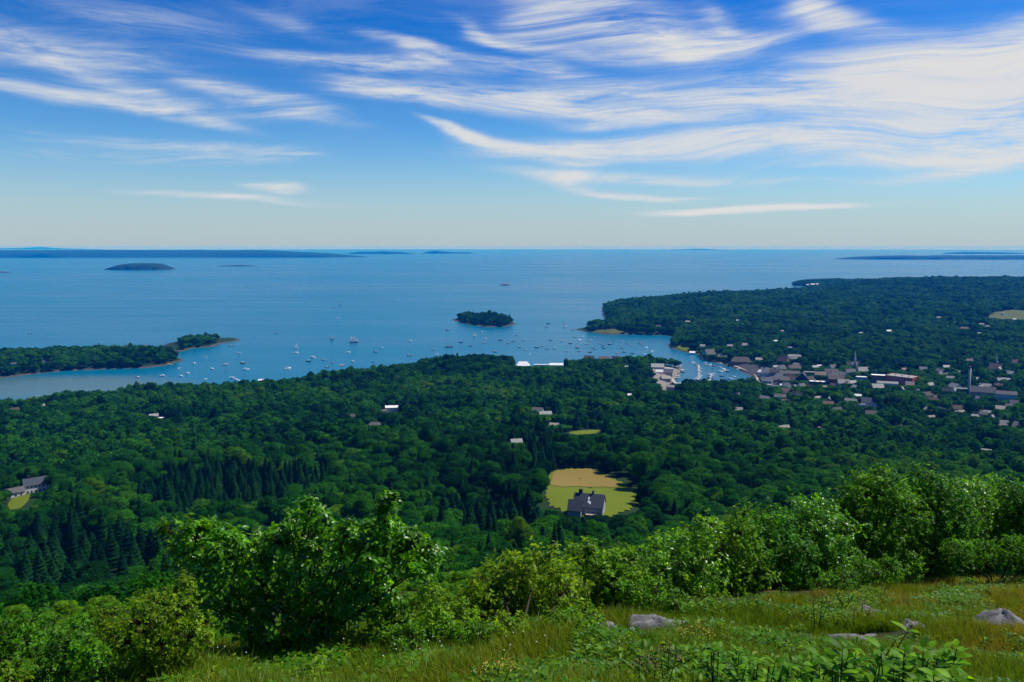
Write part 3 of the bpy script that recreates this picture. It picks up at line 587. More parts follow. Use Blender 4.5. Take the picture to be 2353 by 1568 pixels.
H(5, 740, 630, 330, 'long grey roof of a shop row near the harbour head', 'brown', 'grey', 'shop_row', 'shop', h=6, dep=.4)
H(5, 700, 745, 230, 'grey gabled shop in front of the long shop row', 'brown', 'grey', 'shop', 'shop', h=6, dep=.7, win=5)
H(5, 450, 735, 160, 'grey brown shop by the harbour wall', 'tan', 'brown', 'shop', 'shop', h=6, rot=15)
H(5, 1120, 640, 250, 'flat tan roofed block in the town centre', 'brown', 'tan', 'town_block', 'building', 'flat', h=9, dep=.5, units=2)
H(5, 960, 745, 190, 'dark blue gabled hall in the town centre', 'navy', 'slate', 'hall', 'building', h=8, rh=.5, dep=1.1, rot=82)
H(5, 1460, 650, 190, 'grey gable behind the brick shops', 'grey', 'grey', 'town_block', 'building', h=10, rh=.4, dep=.7)
H(5, 1530, 760, 260, 'dark brick block with grey roof right of the white roofed shop', 'darkbrick', 'brown', 'town_block', 'building', h=9, rh=.3, dep=.7)
H(5, 1265, 765, 360, 'low brick shop row with white roof in front of town', 'darkbrick', 'white', 'shop_row', 'shop', 'flat', h=5, dep=.35, units=3, win=9, occl=0)
for i, (x, y, w) in enumerate([(400, 800, 90), (500, 815, 80), (640, 805, 110), (770, 800, 80), (870, 815, 90), (720, 835, 70), (1340, 830, 60), (1500, 820, 70), (1560, 800, 60)]):
    H(5, x, y, w, 'low shop at the near edge of town ' + ['nearest the harbour wall', 'next to the one by the harbour wall', 'with the long white roof', 'in the middle of the row', 'at the right of the row', 'in front of the row', 'below the brick shops', 'with a white awning', 'at the street corner'][i],
      ['tan', 'cream', 'white', 'cream', 'tan', 'white', 'cream', 'tan', 'cream'][i], ['tan', 'pale', 'white', 'tan', 'pale', 'white', 'tan', 'white', 'tan'][i], 'shop', 'shop', 'flat' if i % 2 else 'gable', h=3.5, dep=.6, group='low shops along the near edge of town', occl=.3)
H(5, 1940, 680, 230, 'low white flat roof left of the brick block', 'white', 'white', 'shop', 'shop', 'flat', h=5, dep=.45, occl=0)
H(6, 285, 625, 250, 'dark brick block with bright white roof', 'darkbrick', 'white', 'brick_block', 'building', 'flat', h=13, dep=.5, win=9, occl=0)
H(6, 595, 655, 380, 'big red brick block with tan roof right of the white roofed one', 'brick', 'tan', 'brick_block', 'building', 'flat', h=14, dep=.7, win=11, units=3, rot=-26, occl=0)
H(6, 390, 655, 280, 'white low shop roofs in front of the brick blocks', 'white', 'pale', 'shop_row', 'shop', h=3.5, dep=.25)
H(6, 600, 790, 110, 'tan gabled house in front of the red brick block', 'tan', 'tan', h=7, rh=.5, dep=.8, rot=70, win=2)
H(6, 820, 790, 60, 'narrow pale house right of the tan gabled one', 'white', 'pale', h=7, rot=80)
H(6, 1290, 800, 150, 'white columned house left of the tall stack', 'white', 'pale', h=7, dep=.6, win=5)
H(6, 1450, 760, 170, 'low grey white roof behind the tall stack', 'white', 'pale', 'town_block', 'building', 'flat', h=6, dep=.5)
H(6, 1750, 800, 330, 'long dark grey roof right of the tall stack', 'grey', 'grey', 'school', 'building', h=5, dep=.45, rh=.5, occl=0)
H(6, 2090, 880, 260, 'big white building with rows of dark windows near the right edge', 'white', 'grey', 'school', 'building', h=10, dep=.45, rh=.35, win=8, occl=0)
H(5, 580, 1040, 190, 'grey gabled house in the trees below town', 'grey', 'grey', h=6, dep=.7, win=3)
H(5, 680, 1090, 130, 'rust roofed house touching the grey gabled one', 'tan', 'rust', h=4, rot=-10)
H(5, 1220, 1055, 110, 'pinkish house with white chimney below town', 'tan', 'tan', h=6, chim=1, rot=10)
H(5, 1400, 1150, 170, 'dull red roofed house in the trees below town', 'tan', 'rust', h=5, rot=-15)
H(5, 1400, 1090, 80, 'grey gable left of the tall bare tree below town', 'grey', 'pale', h=7, rh=.6, rot=80)
H(5, 1880, 1025, 135, 'white house with tall chimney right below town', 'white', 'white', h=6, chim=1, win=3, rot=-8)
H(5, 2080, 1140, 240, 'large white house with dark grey roof right below town', 'white', 'slate', h=6.5, dep=.6, rh=.5, win=6, occl=.05)
H(5, 1960, 1150, 100, 'white porch wing left of the large dark roofed house', 'white', 'pale', 'outbuilding', 'outbuilding', 'flat', h=4, dep=.6)
for a in [(6, 1400, 1060, 150, 'grey brown roof in the lower right woods', 'tan', 'brown'), (6, 1450, 1110, 90, 'pale gable under the grey brown roof', 'grey', 'pale'), (6, 150, 1140, 150, 'grey roof at the left of the lower town woods', 'grey', 'grey'), (6, 1640, 1170, 90, 'white pointed gable in the lower right woods', 'white', 'pale'),
          (6, 1760, 1140, 110, 'grey pointed roof right of the white gable', 'grey', 'grey'), (6, 1930, 1180, 100, 'grey white house near the lower right edge of town', 'grey', 'pale'), (4, 1670, 890, 90, 'pale roof in the trees in front of the harbour', 'white', 'pale'), (3, 990, 1165, 24, 'tall white gable left of the wharf in the trees', 'white', 'white'),
          (3, 965, 950, 24, 'small white roof in trees left of the wharf', 'white', 'white'), (3, 700, 880, 70, 'brown shingled house at the bay shore left of the wharf', 'brown', 'brown'), (3, 810, 890, 80, 'dark red roofed house at the bay shore', 'brown', 'rust'), (3, 895, 880, 60, 'grey brown house right of the red roofed one at the bay shore', 'brown', 'brown'), (3, 1770, 1275, 60, 'pale house in the woods in front of the harbour head', 'grey', 'pale')]:
    H(*a, h=6, rh=.45, rot=(a[1] * 11) % 60 - 30)
H(9, 2095, 35, 60, 'grey roof in the wood at the right edge', 'grey', 'pale', h=4)
rf_ = random.Random(21)
for i in range(72):
    zone = i % 3; px, py = [(rf_.uniform(1760, 1960), rf_.uniform(826, 900)), (rf_.uniform(1900, 2340), rf_.uniform(838, 905)), (rf_.uniform(1720, 2345), rf_.uniform(905, 1005))][zone]
    wall, roof, adj = rf_.choice([('white', 'pale', 'white walled'), ('white', 'grey', 'white walled'), ('grey', 'grey', 'grey shingled'), ('tan', 'brown', 'brown roofed'), ('cream', 'tan', 'cream walled'), ('tan', 'rust', 'rust roofed'), ('grey', 'pale', 'grey shingled')])
    where = ['on the slope behind the harbour head', 'in the trees round the brick blocks', 'in the wooded streets below the town centre'][zone]
    H(0, px / 1.0, py / 1.0, rf_.uniform(15, 27), 'small %s house %s' % (adj, where), wall, roof, h=rf_.uniform(4.5, 7), rh=rf_.uniform(.35, .6), dep=rf_.uniform(.6, .9), rot=rf_.uniform(-60, 60), chim=int(rf_.random() < .5), win=2, occl=rf_.uniform(.5, .9), group='small houses ' + where)
# steeples, the tall stack
def steeple(z, x, y, w, label, hgt):
    P, wm, face = site(z, x, y, w, 1.0, 0, 12); root = empty('church', P, face, label=label, cat='church')
    s = hgt / 36; gable(root, 10 * s, 18 * s, 7 * s, 5 * s, 'white', 'grey', x0=0, y0=9 * s)
    k = MB(); k.box(-2.4 * s, 2.4 * s, -4 * s, .8 * s, -2, 13 * s); k.box(-2.7 * s, 2.7 * s, -4.3 * s, 1.1 * s, 13 * s, 13.5 * s); t = k.build('tower', WALL['white'], root)
    k = MB(); k.box(-1.8 * s, 1.8 * s, -3.4 * s, .2 * s, 13.5 * s, 18 * s); k.build('belfry', WALL['white'], root)
    k = MB(); c = [(0, -1.6 * s)]; 
    ring = lambda r, zz: [(r * math.cos(a), -1.6 * s + r * math.sin(a), zz) for a in np.linspace(0, 2 * math.pi, 8, endpoint=False)]
    k.loft([ring(2.1 * s, 18 * s), ring(1.5 * s, 20 * s), ring(.75 * s, 28 * s), ring(.12 * s, 36 * s)]); k.build('spire', M['steel'] if 0 else WALL['white'], root)
    windows(root, 3 * s, -4 * s, [6 * s], 1, 1.2 * s, 3 * s)
steeple(5, 1842, 495, 60, 'white church with slender spire standing over the town roofs', 37)
steeple(6, 1950, 370, 40, 'smaller white church spire in the woods at the right', 25)
P, wm, face = site(6, 1553, 805, 30, 1, 0, 20)
root = empty('chimney_stack', P, face, label='tall pale brick mill stack standing alone at the right of town', cat='chimney stack')
k = MB(); n = 14; ring = lambda r, zz: [(r * math.cos(a), r * math.sin(a), zz) for a in np.linspace(0, 2 * math.pi, n, endpoint=False)]
k.loft([ring(2.1, -2), ring(2.0, 6), ring(1.55, 43)]); k.build('shaft', M['stack'], root, True)
k = MB(); k.loft([ring(1.85, 43), ring(2.0, 44), ring(2.0, 45), ring(1.5, 45.2)]); k.build('cap', M['chimney'], root)
# light masts
for x, y, hh, lb in [(1745, 330, 32, 'thin leaning mast in the woods left of the second steeple'), (400, 960, 14, 'thin pale mast in the trees below the brick block')]:
    P, wm, face = site(6, x, y, 10, 1, 0, 10); k = MB(); k.tube([(0, 0, -1), (0, 0, hh * .5), (0, 0, hh)], [.3, .22, .1]); k.box(-.4, .4, -.1, .1, hh - .6, hh); o = k.build('mast', M['steel'], label=lb, cat='mast'); o.location = P

# ------------------------------------------------------------------ piers, harbour wall, docks
def plank_pier(name, label, pts4, width, zoom=4, z=2.0, pile=True, cat='pier'):
    P = np.array([U(*Z(zoom, x, y)[:2], 0) for x, y in pts4]); P[:, 2] = 0
    base = P[0].copy(); root = empty(name, base, 0, label=label, cat=cat); P = P - base
    d = MB(); rings = []
    for i, p in enumerate(P):
        t = P[min(i + 1, len(P) - 1)] - P[max(i - 1, 0)]; t /= np.linalg.norm(t); nrm = np.array([-t[1], t[0], 0]) * width / 2
        rings.append([p - nrm + [0, 0, z - .35], p + nrm + [0, 0, z - .35], p + nrm + [0, 0, z], p - nrm + [0, 0, z]])
    d.loft(rings); d.build('deck', M['timber'], root)
    if pile:
        k = MB()
        for a, b in zip(P[:-1], P[1:]):
            L = np.linalg.norm(b - a)
            for s in np.arange(0, L, 6.0):
                q = a + (b - a) * s / L; t = (b - a) / L; nrm = np.array([-t[1], t[0], 0]) * (width / 2 - .3)
                for g in (-1, 1): k.tube([q + g * nrm + [0, 0, -2], q + g * nrm + [0, 0, z + (.9 if g > 0 else -.36)]], [.2, .2], 5)
        k.build('piling', M['pile'], root, kind='stuff')
    return root
plank_pier('pier', 'long pale wharf along the right shore of the harbour', [(1100, 268), (1260, 285), (1420, 312), (1560, 348), (1680, 395), (1830, 452), (1950, 500), (2010, 560)], 5, z=2.6)
plank_pier('pier', 'back walkway behind the long harbour wharf', [(1150, 248), (1300, 258), (1480, 285), (1620, 330), (1760, 392), (1960, 446)], 3.5, z=3.2)
plank_pier('pier', 'dark quay wall at the head of the harbour', [(2000, 560), (2030, 640), (2080, 700)], 4, z=2.4)
plank_pier('pier', 'pale main pier on the left side of the harbour crowded with boats', [(705, 345), (680, 430), (640, 500), (600, 570), (650, 650), (740, 690)], 6, z=2.2)
plank_pier('float_dock', 'long float lined with boats in the middle of the harbour', [(1045, 345), (1050, 440), (1050, 520), (1042, 595)], 3.2, z=.6, pile=False, cat='dock')
plank_pier('float_dock', 'second float lined with boats right of the middle one', [(1270, 488), (1245, 540), (1232, 620)], 3.2, z=.6, pile=False, cat='dock')
plank_pier('float_dock', 'small float off the far piers', [(1140, 335), (1220, 350), (1320, 372)], 3, z=.6, pile=False, cat='dock')
plank_pier('float_dock', 'short float at the near end of the harbour', [(1030, 690), (1060, 760)], 2.5, z=.6, pile=False, cat='dock')
plank_pier('jetty', 'thin jetty at the tip of the left peninsula', [(1150, 900), (1235, 920)], 3, zoom=1, z=2, cat='jetty')
plank_pier('jetty', 'jetty on the ledge island beside the left peninsula', [(1400, 770), (1540, 782)], 3, zoom=1, z=2, cat='jetty')
plank_pier('breakwater', 'low log boom floating across the outer harbour', [(430, 190), (520, 200), (620, 220)], 2, zoom=4, z=.5, pile=False, cat='boom')

# ------------------------------------------------------------------ boats
M['hull_w'] = paint('white_gelcoat', (.80, .80, .78), .05, .5, .3, .5); M['hull_d'] = paint('dark_blue_hull', (.02, .03, .06), .1, .5, .3, .5); M['hull_g'] = paint('grey_hull', (.30, .30, .30), .1, .5, .4)
M['hull_b'] = paint('varnished_hull', (.16, .07, .03), .15, .8, .4); M['sail'] = paint('white_sailcloth', (.85, .84, .80), .05, .5, .8); ms_, ts_ = M['sail'], NT(M['sail'].node_tree); tr_ = ts_.n('ShaderNodeBsdfTranslucent'); ts_.put(tr_.inputs[0], (.9, .89, .85)); mx_ = ts_.n('ShaderNodeMixShader'); ts_.put(mx_.inputs[0], .5)
ts_.t.links.new(bsdf(ts_, (.85, .84, .80), .8), mx_.inputs[1]); ts_.t.links.new(tr_.outputs[0], mx_.inputs[2]); finish(ts_, mx_.outputs[0])
M['spar'] = paint('dark_spars', (.10, .085, .07), .2, 1); M['deck_b'] = paint('tan_deck', (.45, .36, .25), .15, 1)
BOATBASE = None
def hull_mesh(L, B, H, mat, bow=1.25, sheer=.25, root=None, name='hull'):
    k = MB(); rings = []
    for s in np.linspace(0, 1, 9):
        x = (s - .5) * L; wf = max(.04, (1 - max(0, (s - .45) / .55) ** 1.9)) * (.78 + .22 * min(1, s / .35)); zt = H * (1 + sheer * (s - .35) ** 2 * 4 * (bow if s > .35 else .5)); b = B / 2 * wf
        rings.append([(x, -b, zt), (x * .985, -b * .82, H * .1), (x * .95, 0, -.35 * H), (x * .985, b * .82, H * .1), (x, b, zt)])
    k.loft(rings); return k.build(name, mat, root, True)
def mk(kind, mat):
    root = empty(kind, (0, 0, 0))
    if kind == 'sloop':
        hull_mesh(9.5, 2.9, 1.1, mat, root=root)
        k = MB(); k.loft([[(-1.6, -.9, 1.0), (-1.6, .9, 1.0), (-1.6, .7, 1.75), (-1.6, -.7, 1.75)], [(2.2, -.6, 1.0), (2.2, .6, 1.0), (1.8, .4, 1.6), (1.8, -.4, 1.6)]]); k.build('cabin', M['hull_w'], root)
        k = MB(); k.tube([(1.0, 0, 1), (1.0, 0, 13)], [.13, .09], 6); ms = k.build('mast', M['spar'], root)
        k = MB(); k.tube([(1.0, 0, 2.3), (-3.3, 0, 2.4)], [.2, .16], 6); k.build('boom', M['sail'], ms)
    elif kind == 'sailing_sloop':
        hull_mesh(9.5, 2.9, 1.1, mat, root=root)
        k = MB(); k.box(-1.6, 1.8, -.7, .7, 1.0, 1.6); k.build('cabin', M['hull_w'], root)
        k = MB(); k.tube([(1.0, 0, 1), (1.0, 0, 14)], [.12, .08], 6); k.build('mast', M['spar'], root)
        for tri, nm in (([(.9, 0, 2.2), (-3.6, .5, 2.3), (.9, 0, 13.6)], 'mainsail'), ([(4.6, 0, 1.6), (1.3, .6, 2.0), (1.2, 0, 12.5)], 'jib')):
            k = MB(); a, b, c = [np.array(q, float) for q in tri]; o = np.array([0, .05, 0]); mid = (a + b + c) / 3 + [0, .45, 0]
            k.add([a, b, c, mid, a + o, b + o, c + o, mid + o], [(0, 1, 3), (1, 2, 3), (2, 0, 3), (4, 7, 5), (5, 7, 6), (6, 7, 4)]); k.build(nm, M['sail'], root)
    elif kind == 'motorboat':
        hull_mesh(8.5, 2.9, 1.15, mat, root=root, sheer=.4)
        k = MB(); k.loft([[(-.6, -1.0, 1.1), (-.6, 1.0, 1.1), (-.6, .9, 2.5), (-.6, -.9, 2.5)], [(2.3, -.9, 1.1), (2.3, .9, 1.1), (1.5, .75, 2.5), (1.5, -.75, 2.5)]]); cb = k.build('cabin', M['hull_w'], root)
        k = MB(); k.box(.1, 1.3, -.99, .99, 1.75, 2.25); k.build('window', M['glass'], cb)
        k = MB(); k.box(-4.5, -4.1, -.3, .3, .5, 1.6); k.build('outboard', M['hull_d'], root)
    elif kind == 'lobster_boat':
        hull_mesh(11, 3.5, 1.35, mat, root=root, sheer=.6)
        k = MB(); k.box(.2, 2.4, -1.15, 1.15, 1.3, 3.1); k.box(-1.4, 2.6, -1.25, 1.25, 3.1, 3.25); k.loft([[(2.4, -1.1, 1.3), (2.4, 1.1, 1.3), (2.4, .9, 2.1), (2.4, -.9, 2.1)], [(4.2, -.6, 1.5), (4.2, .6, 1.5), (4.0, .4, 1.9), (4.0, -.4, 1.9)]]); cb = k.build('wheelhouse', M['hull_w'], root)
        k = MB(); k.box(2.38, 2.43, -.95, .95, 2.2, 2.9); k.build('window', M['glass'], cb); k = MB(); k.tube([(0, 0, 3.2), (0, 0, 6)], [.07, .05], 5); k.build('mast', M['spar'], root)
    elif kind == 'dinghy':
        hull_mesh(4.2, 1.6, .6, mat, root=root); k = MB(); k.box(-.3, .1, -.6, .6, .45, .55); k.box(-1.4, -1.0, -.6, .6, .45, .55); k.build('thwart', M['deck_b'], root)
    elif kind in ('schooner', 'sailing_schooner'):
        hull_mesh(26, 6, 2.0, mat, root=root, sheer=.35)
        k = MB(); k.box(-7, -3, -1.4, 1.4, 1.9, 2.8); k.box(0, 3, -1.3, 1.3, 1.9, 2.6); k.build('deckhouse', M['deck_b'], root); k = MB(); k.tube([(12, 0, 2.6), (18.5, 0, 4.2)], [.25, .1], 5); k.build('bowsprit', M['spar'], root)
        for x, hh in ((4, 25), (-4, 28)):
            k = MB(); k.tube([(x, 0, 1), (x, 0, hh)], [.3, .16], 6); ms = k.build('mast', M['spar'], root)
            k = MB(); k.tube([(x, 0, 3.2), (x - 7.5, 0, 3.6)], [.3, .25], 6); k.build('boom', M['spar'], ms)
        if kind == 'sailing_schooner':
            for q, nm in (([(3.8, 0, 3.4), (-3.4, 1, 3.6), (-2.4, 1, 17), (3.8, 0, 20)], 'foresail'), ([(-4.2, 0, 3.4), (-13, 1.2, 3.8), (-11.5, 1.2, 18), (-4.2, 0, 22)], 'mainsail'), ([(15, 0, 4), (5, .8, 4), (4.3, 0, 20), (6, 0, 16)], 'jib')):
                k = MB(); pts = [np.array(p, float) for p in q]; c = sum(pts) / 4 + [0, 1.0, 0]; o = np.array([0, .08, 0]); V = pts + [c] + [p + o for p in pts] + [c + o]
                k.add(V, [(0, 1, 4), (1, 2, 4), (2, 3, 4), (3, 0, 4), (5, 9, 6), (6, 9, 7), (7, 9, 8), (8, 9, 5)]); k.build(nm, M['sail'], root)
    return root
PROTO = {}
def boat(kind, mat, pos, rot, label, group=None, sc_=1.0):
    key = (kind, mat)
    if key not in PROTO: o = PROTO[key] = mk(kind, M[mat])
    else: o = dup(PROTO[key])
    o.location = (pos[0], pos[1], 0.02); o.rotation_euler = (0, 0, rot); o.scale = (sc_,) * 3
    for kk in ('group',):
        if kk in o.keys(): del o[kk]
    tag(o, label, {'sloop': 'sailboat', 'sailing_sloop': 'sailboat', 'sailing_schooner': 'schooner', 'lobster_boat': 'lobster boat'}.get(kind, kind), group); return o
rb = random.Random(11)
SL, SS, MO, LO, DI = 'sloop', 'sailing_sloop', 'motorboat', 'lobster_boat', 'dinghy'
# singled out boats
ONE = [(2, 775, 462, 'sailing_schooner', 'hull_d', 'two masted schooner under full white sail left of the centre of the bay'), (2, 620, 441, SS, 'hull_d', 'dark hulled sailboat under white sail left of the schooner'),
       (2, 1460, 496, 'schooner', 'hull_d', 'dark schooner with two bare masts at anchor below the wooded islet'), (2, 362, 506, SS, 'hull_w', 'white sailed dinghy cruiser above the left mooring field'), (2, 357, 538, LO, 'hull_w', 'white lobster boat just below the small white sail'),
       (2, 482, 570, LO, 'hull_w', 'upper of the two white boats rafted close together left of the hump'), (2, 450, 598, LO, 'hull_d', 'lower dark boat of the close pair left of the hump'), (2, 560, 588, MO, 'hull_g', 'greyish motorboat right of the close pair'),
       (2, 300, 650, LO, 'hull_w', 'white boat alone nearest the left forest edge'), (2, 735, 533, MO, 'hull_w', 'white motorboat straight below the schooner'), (2, 768, 598, MO, 'hull_w', 'white motorboat above the shore trees left of the hump'),
       (2, 912, 603, DI, 'hull_d', 'long dark rowing gig close to the trees of the hump'), (2, 930, 530, SL, 'hull_d', 'dark hulled sloop left of the two white sloops'), (2, 972, 499, SL, 'hull_w', 'white sloop with tall mast right of the dark hulled sloop'),
       (2, 1175, 557, SL, 'hull_b', 'brown hulled sloop just above the hump trees'), (2, 1180, 452, MO, 'hull_w', 'white motorboat far left of the anchored schooner'), (2, 1368, 548, MO, 'hull_w', 'white motorboat below left of the anchored schooner'),
       (2, 1645, 417, SS, 'hull_w', 'small sailboat with raised sail just below the wooded islet'), (2, 1698, 384, DI, 'hull_w', 'white dinghy at the foot of the wooded islet'), (2, 222, 394, SL, 'hull_d', 'dark sloop in open water above the left mooring field'),
       (2, 1450, 373, LO, 'hull_g', 'grey lobster boat left of the wooded islet'), (2, 628, 212, SL, 'hull_d', 'dark sloop far out in the left middle of the bay'), (2, 678, 192, SS, 'hull_g', 'distant sailboat right of the far dark sloop'), (3, 783, 278, SS, 'hull_d', 'single dark sail far out near the horizon'),
       (1, 215, 688, SL, 'hull_d', 'lone dark boat above the left peninsula'), (4, 2000, 0, None, '', ''), (3, 408, 621, LO, 'hull_d', 'dark lobster boat right of the wooded islet'), (3, 528, 640, SS, 'hull_w', 'white sailboat between islet and headland'),
       (1, 1660, 782, SL, 'hull_d', 'dark sloop at the tip of the ledge island'), (1, 1717, 833, SL, 'hull_w', 'white sloop under the tip of the ledge island'), (1, 1478, 862, DI, 'hull_w', 'white dinghy right of the ledge island'), (1, 1395, 907, MO, 'hull_w', 'white motorboat nearest the peninsula tip'),
       (1, 1617, 917, LO, 'hull_g', 'grey lobster boat in the middle of the left moorings'), (1, 1743, 906, LO, 'hull_b', 'brown hulled boat right of the grey lobster boat'), (1, 1525, 946, MO, 'hull_w', 'white motorboat below the grey lobster boat'), (1, 1768, 951, LO, 'hull_w', 'white boat below the brown hulled one'),
       (1, 1627, 960, DI, 'hull_g', 'grey dinghy among the left moorings'), (1, 988, 1009, MO, 'hull_g', 'leftmost grey motorboat off the green shallows'), (1, 1165, 998, LO, 'hull_w', 'big white boat beside the green shallows'), (1, 1300, 998, MO, 'hull_w', 'white motorboat right of the big one by the shallows'),
       (1, 1343, 977, SL, 'hull_w', 'white sloop above the motorboat by the shallows'), (1, 1475, 1018, DI, 'hull_w', 'white dinghy near the left forest edge'), (1, 1663, 1014, LO, 'hull_w', 'large white boat nearest the left shore trees'), (1, 1700, 1029, LO, 'hull_w', 'white boat touching the right of the large one by the shore trees'), (1, 1282, 941, DI, 'hull_w', 'pale skiff below the peninsula tip')]
for z, x, y, kind, mat, lb in ONE:
    if not kind: continue
    px, py, s = Z(z, x, y); p = U(px, py); boat(kind, mat, p, rb.uniform(-.5, .5) + (math.pi if rb.random() < .5 else 0), lb, 'boats in the bay', .8 if 'schooner' in kind else (1.1 if kind != 'dinghy' else 1.4))
small_out = [(3, x, y) for x, y in [(182, 705), (65, 738), (155, 748), (230, 740), (118, 763), (300, 740), (25, 823), (325, 792), (400, 800), (365, 783), (425, 740), (395, 645), (470, 763), (450, 795), (508, 745), (455, 808), (538, 818), (600, 718), (612, 795), (630, 820), (567, 762), (618, 787),
    (710, 740), (708, 826), (725, 790), (740, 803), (780, 765), (805, 797), (800, 780), (650, 715), (632, 737), (683, 768), (740, 718), (850, 770), (905, 833), (935, 795), (952, 825), (1010, 835), (1035, 802), (1105, 795), (1090, 780), (1150, 820), (1095, 840), (975, 765), (930, 748), (1070, 765), (1000, 780), (1165, 880), (275, 840), (200, 790), (250, 810)]] + \
    [(2, x, y) for x, y in [(1517, 385), (1347, 515), (1722, 433), (1710, 468), (1545, 460), (1615, 487), (660, 287), (625, 608), (585, 637), (2175, 325), (2160, 350), (2345, 372)]]
for i, (z, x, y) in enumerate(small_out):
    px, py, s = Z(z, x, y); p = U(px, py); kind = rb.choices([SL, MO, LO, DI], [5, 2, 1.5, 1])[0]; mat = rb.choices(['hull_w', 'hull_d', 'hull_g'], [2, 5, 2])[0]
    col = {'hull_w': 'white', 'hull_d': 'dark', 'hull_g': 'grey'}[mat]; nm = {SL: 'sloop with bare mast', MO: 'motorboat', LO: 'lobster boat', DI: 'dinghy'}[kind]
    where = 'outer harbour moorings below the headland beach' if px > 1330 else ('moorings between the islet and the wooded hump' if px > 1100 else 'open bay left of the wooded islet')
    boat(kind, mat, p, rb.uniform(-.6, .6) + (math.pi if rb.random() < .5 else 0), 'small %s %s on the %s' % (col, nm, where), 'small boats on the ' + where, 1.0)
for i, (x, y) in enumerate([(950, 312), (1010, 348), (1150, 322), (1230, 345), (1310, 368), (1395, 390), (1275, 412), (1450, 415), (1500, 445), (1400, 460), (1035, 385), (1062, 410), (1035, 445), (1064, 465), (1036, 500), (1062, 530), (1034, 560), (1000, 590), (1060, 588), (1282, 495), (1225, 510), (1268, 530), (1215, 560), (1258, 575), (1218, 610), (1250, 618),
    (1045, 660), (1100, 655), (1435, 590), (1620, 545), (1425, 535), (1565, 582), (1460, 440), (1530, 458), (735, 365), (740, 400), (745, 440), (790, 467), (715, 505), (690, 530), (655, 575), (705, 470), (640, 600), (850, 675), (770, 430), (700, 560), (1690, 420), (1900, 512), (1560, 375), (1400, 330)]):
    px, py, s = Z(4, x, y); p = U(px, py); kind = rb.choices([SL, MO, LO, DI], [4, 3, 2, .6])[0]; mat = rb.choices(['hull_w', 'hull_d', 'hull_b'], [6, 1.5, .6])[0]
    col = {'hull_w': 'white', 'hull_d': 'dark', 'hull_b': 'brown'}[mat]; nm = {SL: 'sloop with bare mast', MO: 'motorboat', LO: 'lobster boat', DI: 'dinghy'}[kind]
    where = 'along the crowded left pier' if x < 900 else ('at the middle float' if x < 1110 and y > 340 else ('at the second float' if x < 1300 and y > 470 else 'on moorings in the inner harbour'))
    boat(kind, mat, p, rb.uniform(-.3, .3) + (math.pi if rb.random() < .5 else 0), '%s %s %s' % (col, nm, where), 'boats ' + where, 1.0)

# ------------------------------------------------------------------ haze over the bay
def build_haze():
    m = bpy.data.materials.new('sea_haze'); m.use_nodes = True; t = NT(m.node_tree)
    v = t.n('ShaderNodeVolumePrincipled'); t.put(v.inputs['Color'], (.003, .17, .64)); t.put(v.inputs['Density'], HAZE); t.put(v.inputs['Anisotropy'], 0.0)
    t.put(v.inputs['Absorption Color'], (.9, .95, 1.0))
    o = t.n('ShaderNodeOutputMaterial'); t.t.links.new(v.outputs[0], o.inputs['Volume'])
    k = MB(); k.box(-62000, 62000, -62000, 62000, -6, 247); o = k.build('haze', m, label='thin blue sea haze over the whole bay', cat='haze', kind='stuff')
HAZE = 8.5e-5
build_haze()

# ------------------------------------------------------------------ trees
def nrm(v): return v / np.maximum(np.linalg.norm(v, axis=-1, keepdims=True), 1e-9)
def cards(rng, P, N, size, aspect=1.0, tangent=None):       # leaf clumps: one four sided blade per point
    n = len(P); N = nrm(N); a = rng.normal(size=(n, 3)) if tangent is None else tangent
    T = nrm(a - (a * N).sum(1, keepdims=True) * N); B = np.cross(N, T); s = (size * rng.uniform(.6, 1.35, n))[:, None] * .5
    f = rng.uniform(-.25, .25, (n, 1)) * s
    V = np.stack([P - T * s, P - B * s * aspect * .8 + N * f, P + T * s, P + B * s * aspect * .8 + N * f], 1).reshape(-1, 3)
    return V, np.arange(4 * n).reshape(n, 4)
def broadleaf_crown(rng, H, Rr, n, leaf, lobes=13, zc=.62, zr=.36, tall=1.0):
    C = []; rad = []
    for i in range(lobes):
        d = nrm(rng.normal(size=3)); q = rng.uniform(.25, .8) ** .6
        C.append([d[0] * Rr * q * .72, d[1] * Rr * q * .72, H * zc + d[2] * H * zr * q * .72 + (.06 * H if rng.random() < .4 else 0)]); rad.append(Rr * rng.uniform(.28, .5))
    C = np.array(C); rad = np.array(rad)
    w = rad ** 2; k = rng.choice(lobes, n * 3, p=w / w.sum()); d = nrm(rng.normal(size=(n * 3, 3)) + [0, 0, .35])
    lump = 1 + .12 * np.sin(d[:, 0] * 7 + k) * np.sin(d[:, 1] * 6 + 2 * k) + .1 * np.sin(d[:, 2] * 9 + k)
    P = C[k] + d * (rad[k] * lump * rng.uniform(.82, 1.06, n * 3))[:, None] * [1, 1, .8]
    keep = np.ones(len(P), bool)
    for j in range(lobes):
        q = (P - C[j]) / [1, 1, .8]; keep &= ~((np.linalg.norm(q, axis=1) < rad[j] * .72) & (k != j))
    P = P[keep][:n]; d = d[keep][:n]
    N = d * .85 + rng.normal(size=P.shape) * .5 + [0, 0, .25]
    return cards(rng, P, N, leaf), C
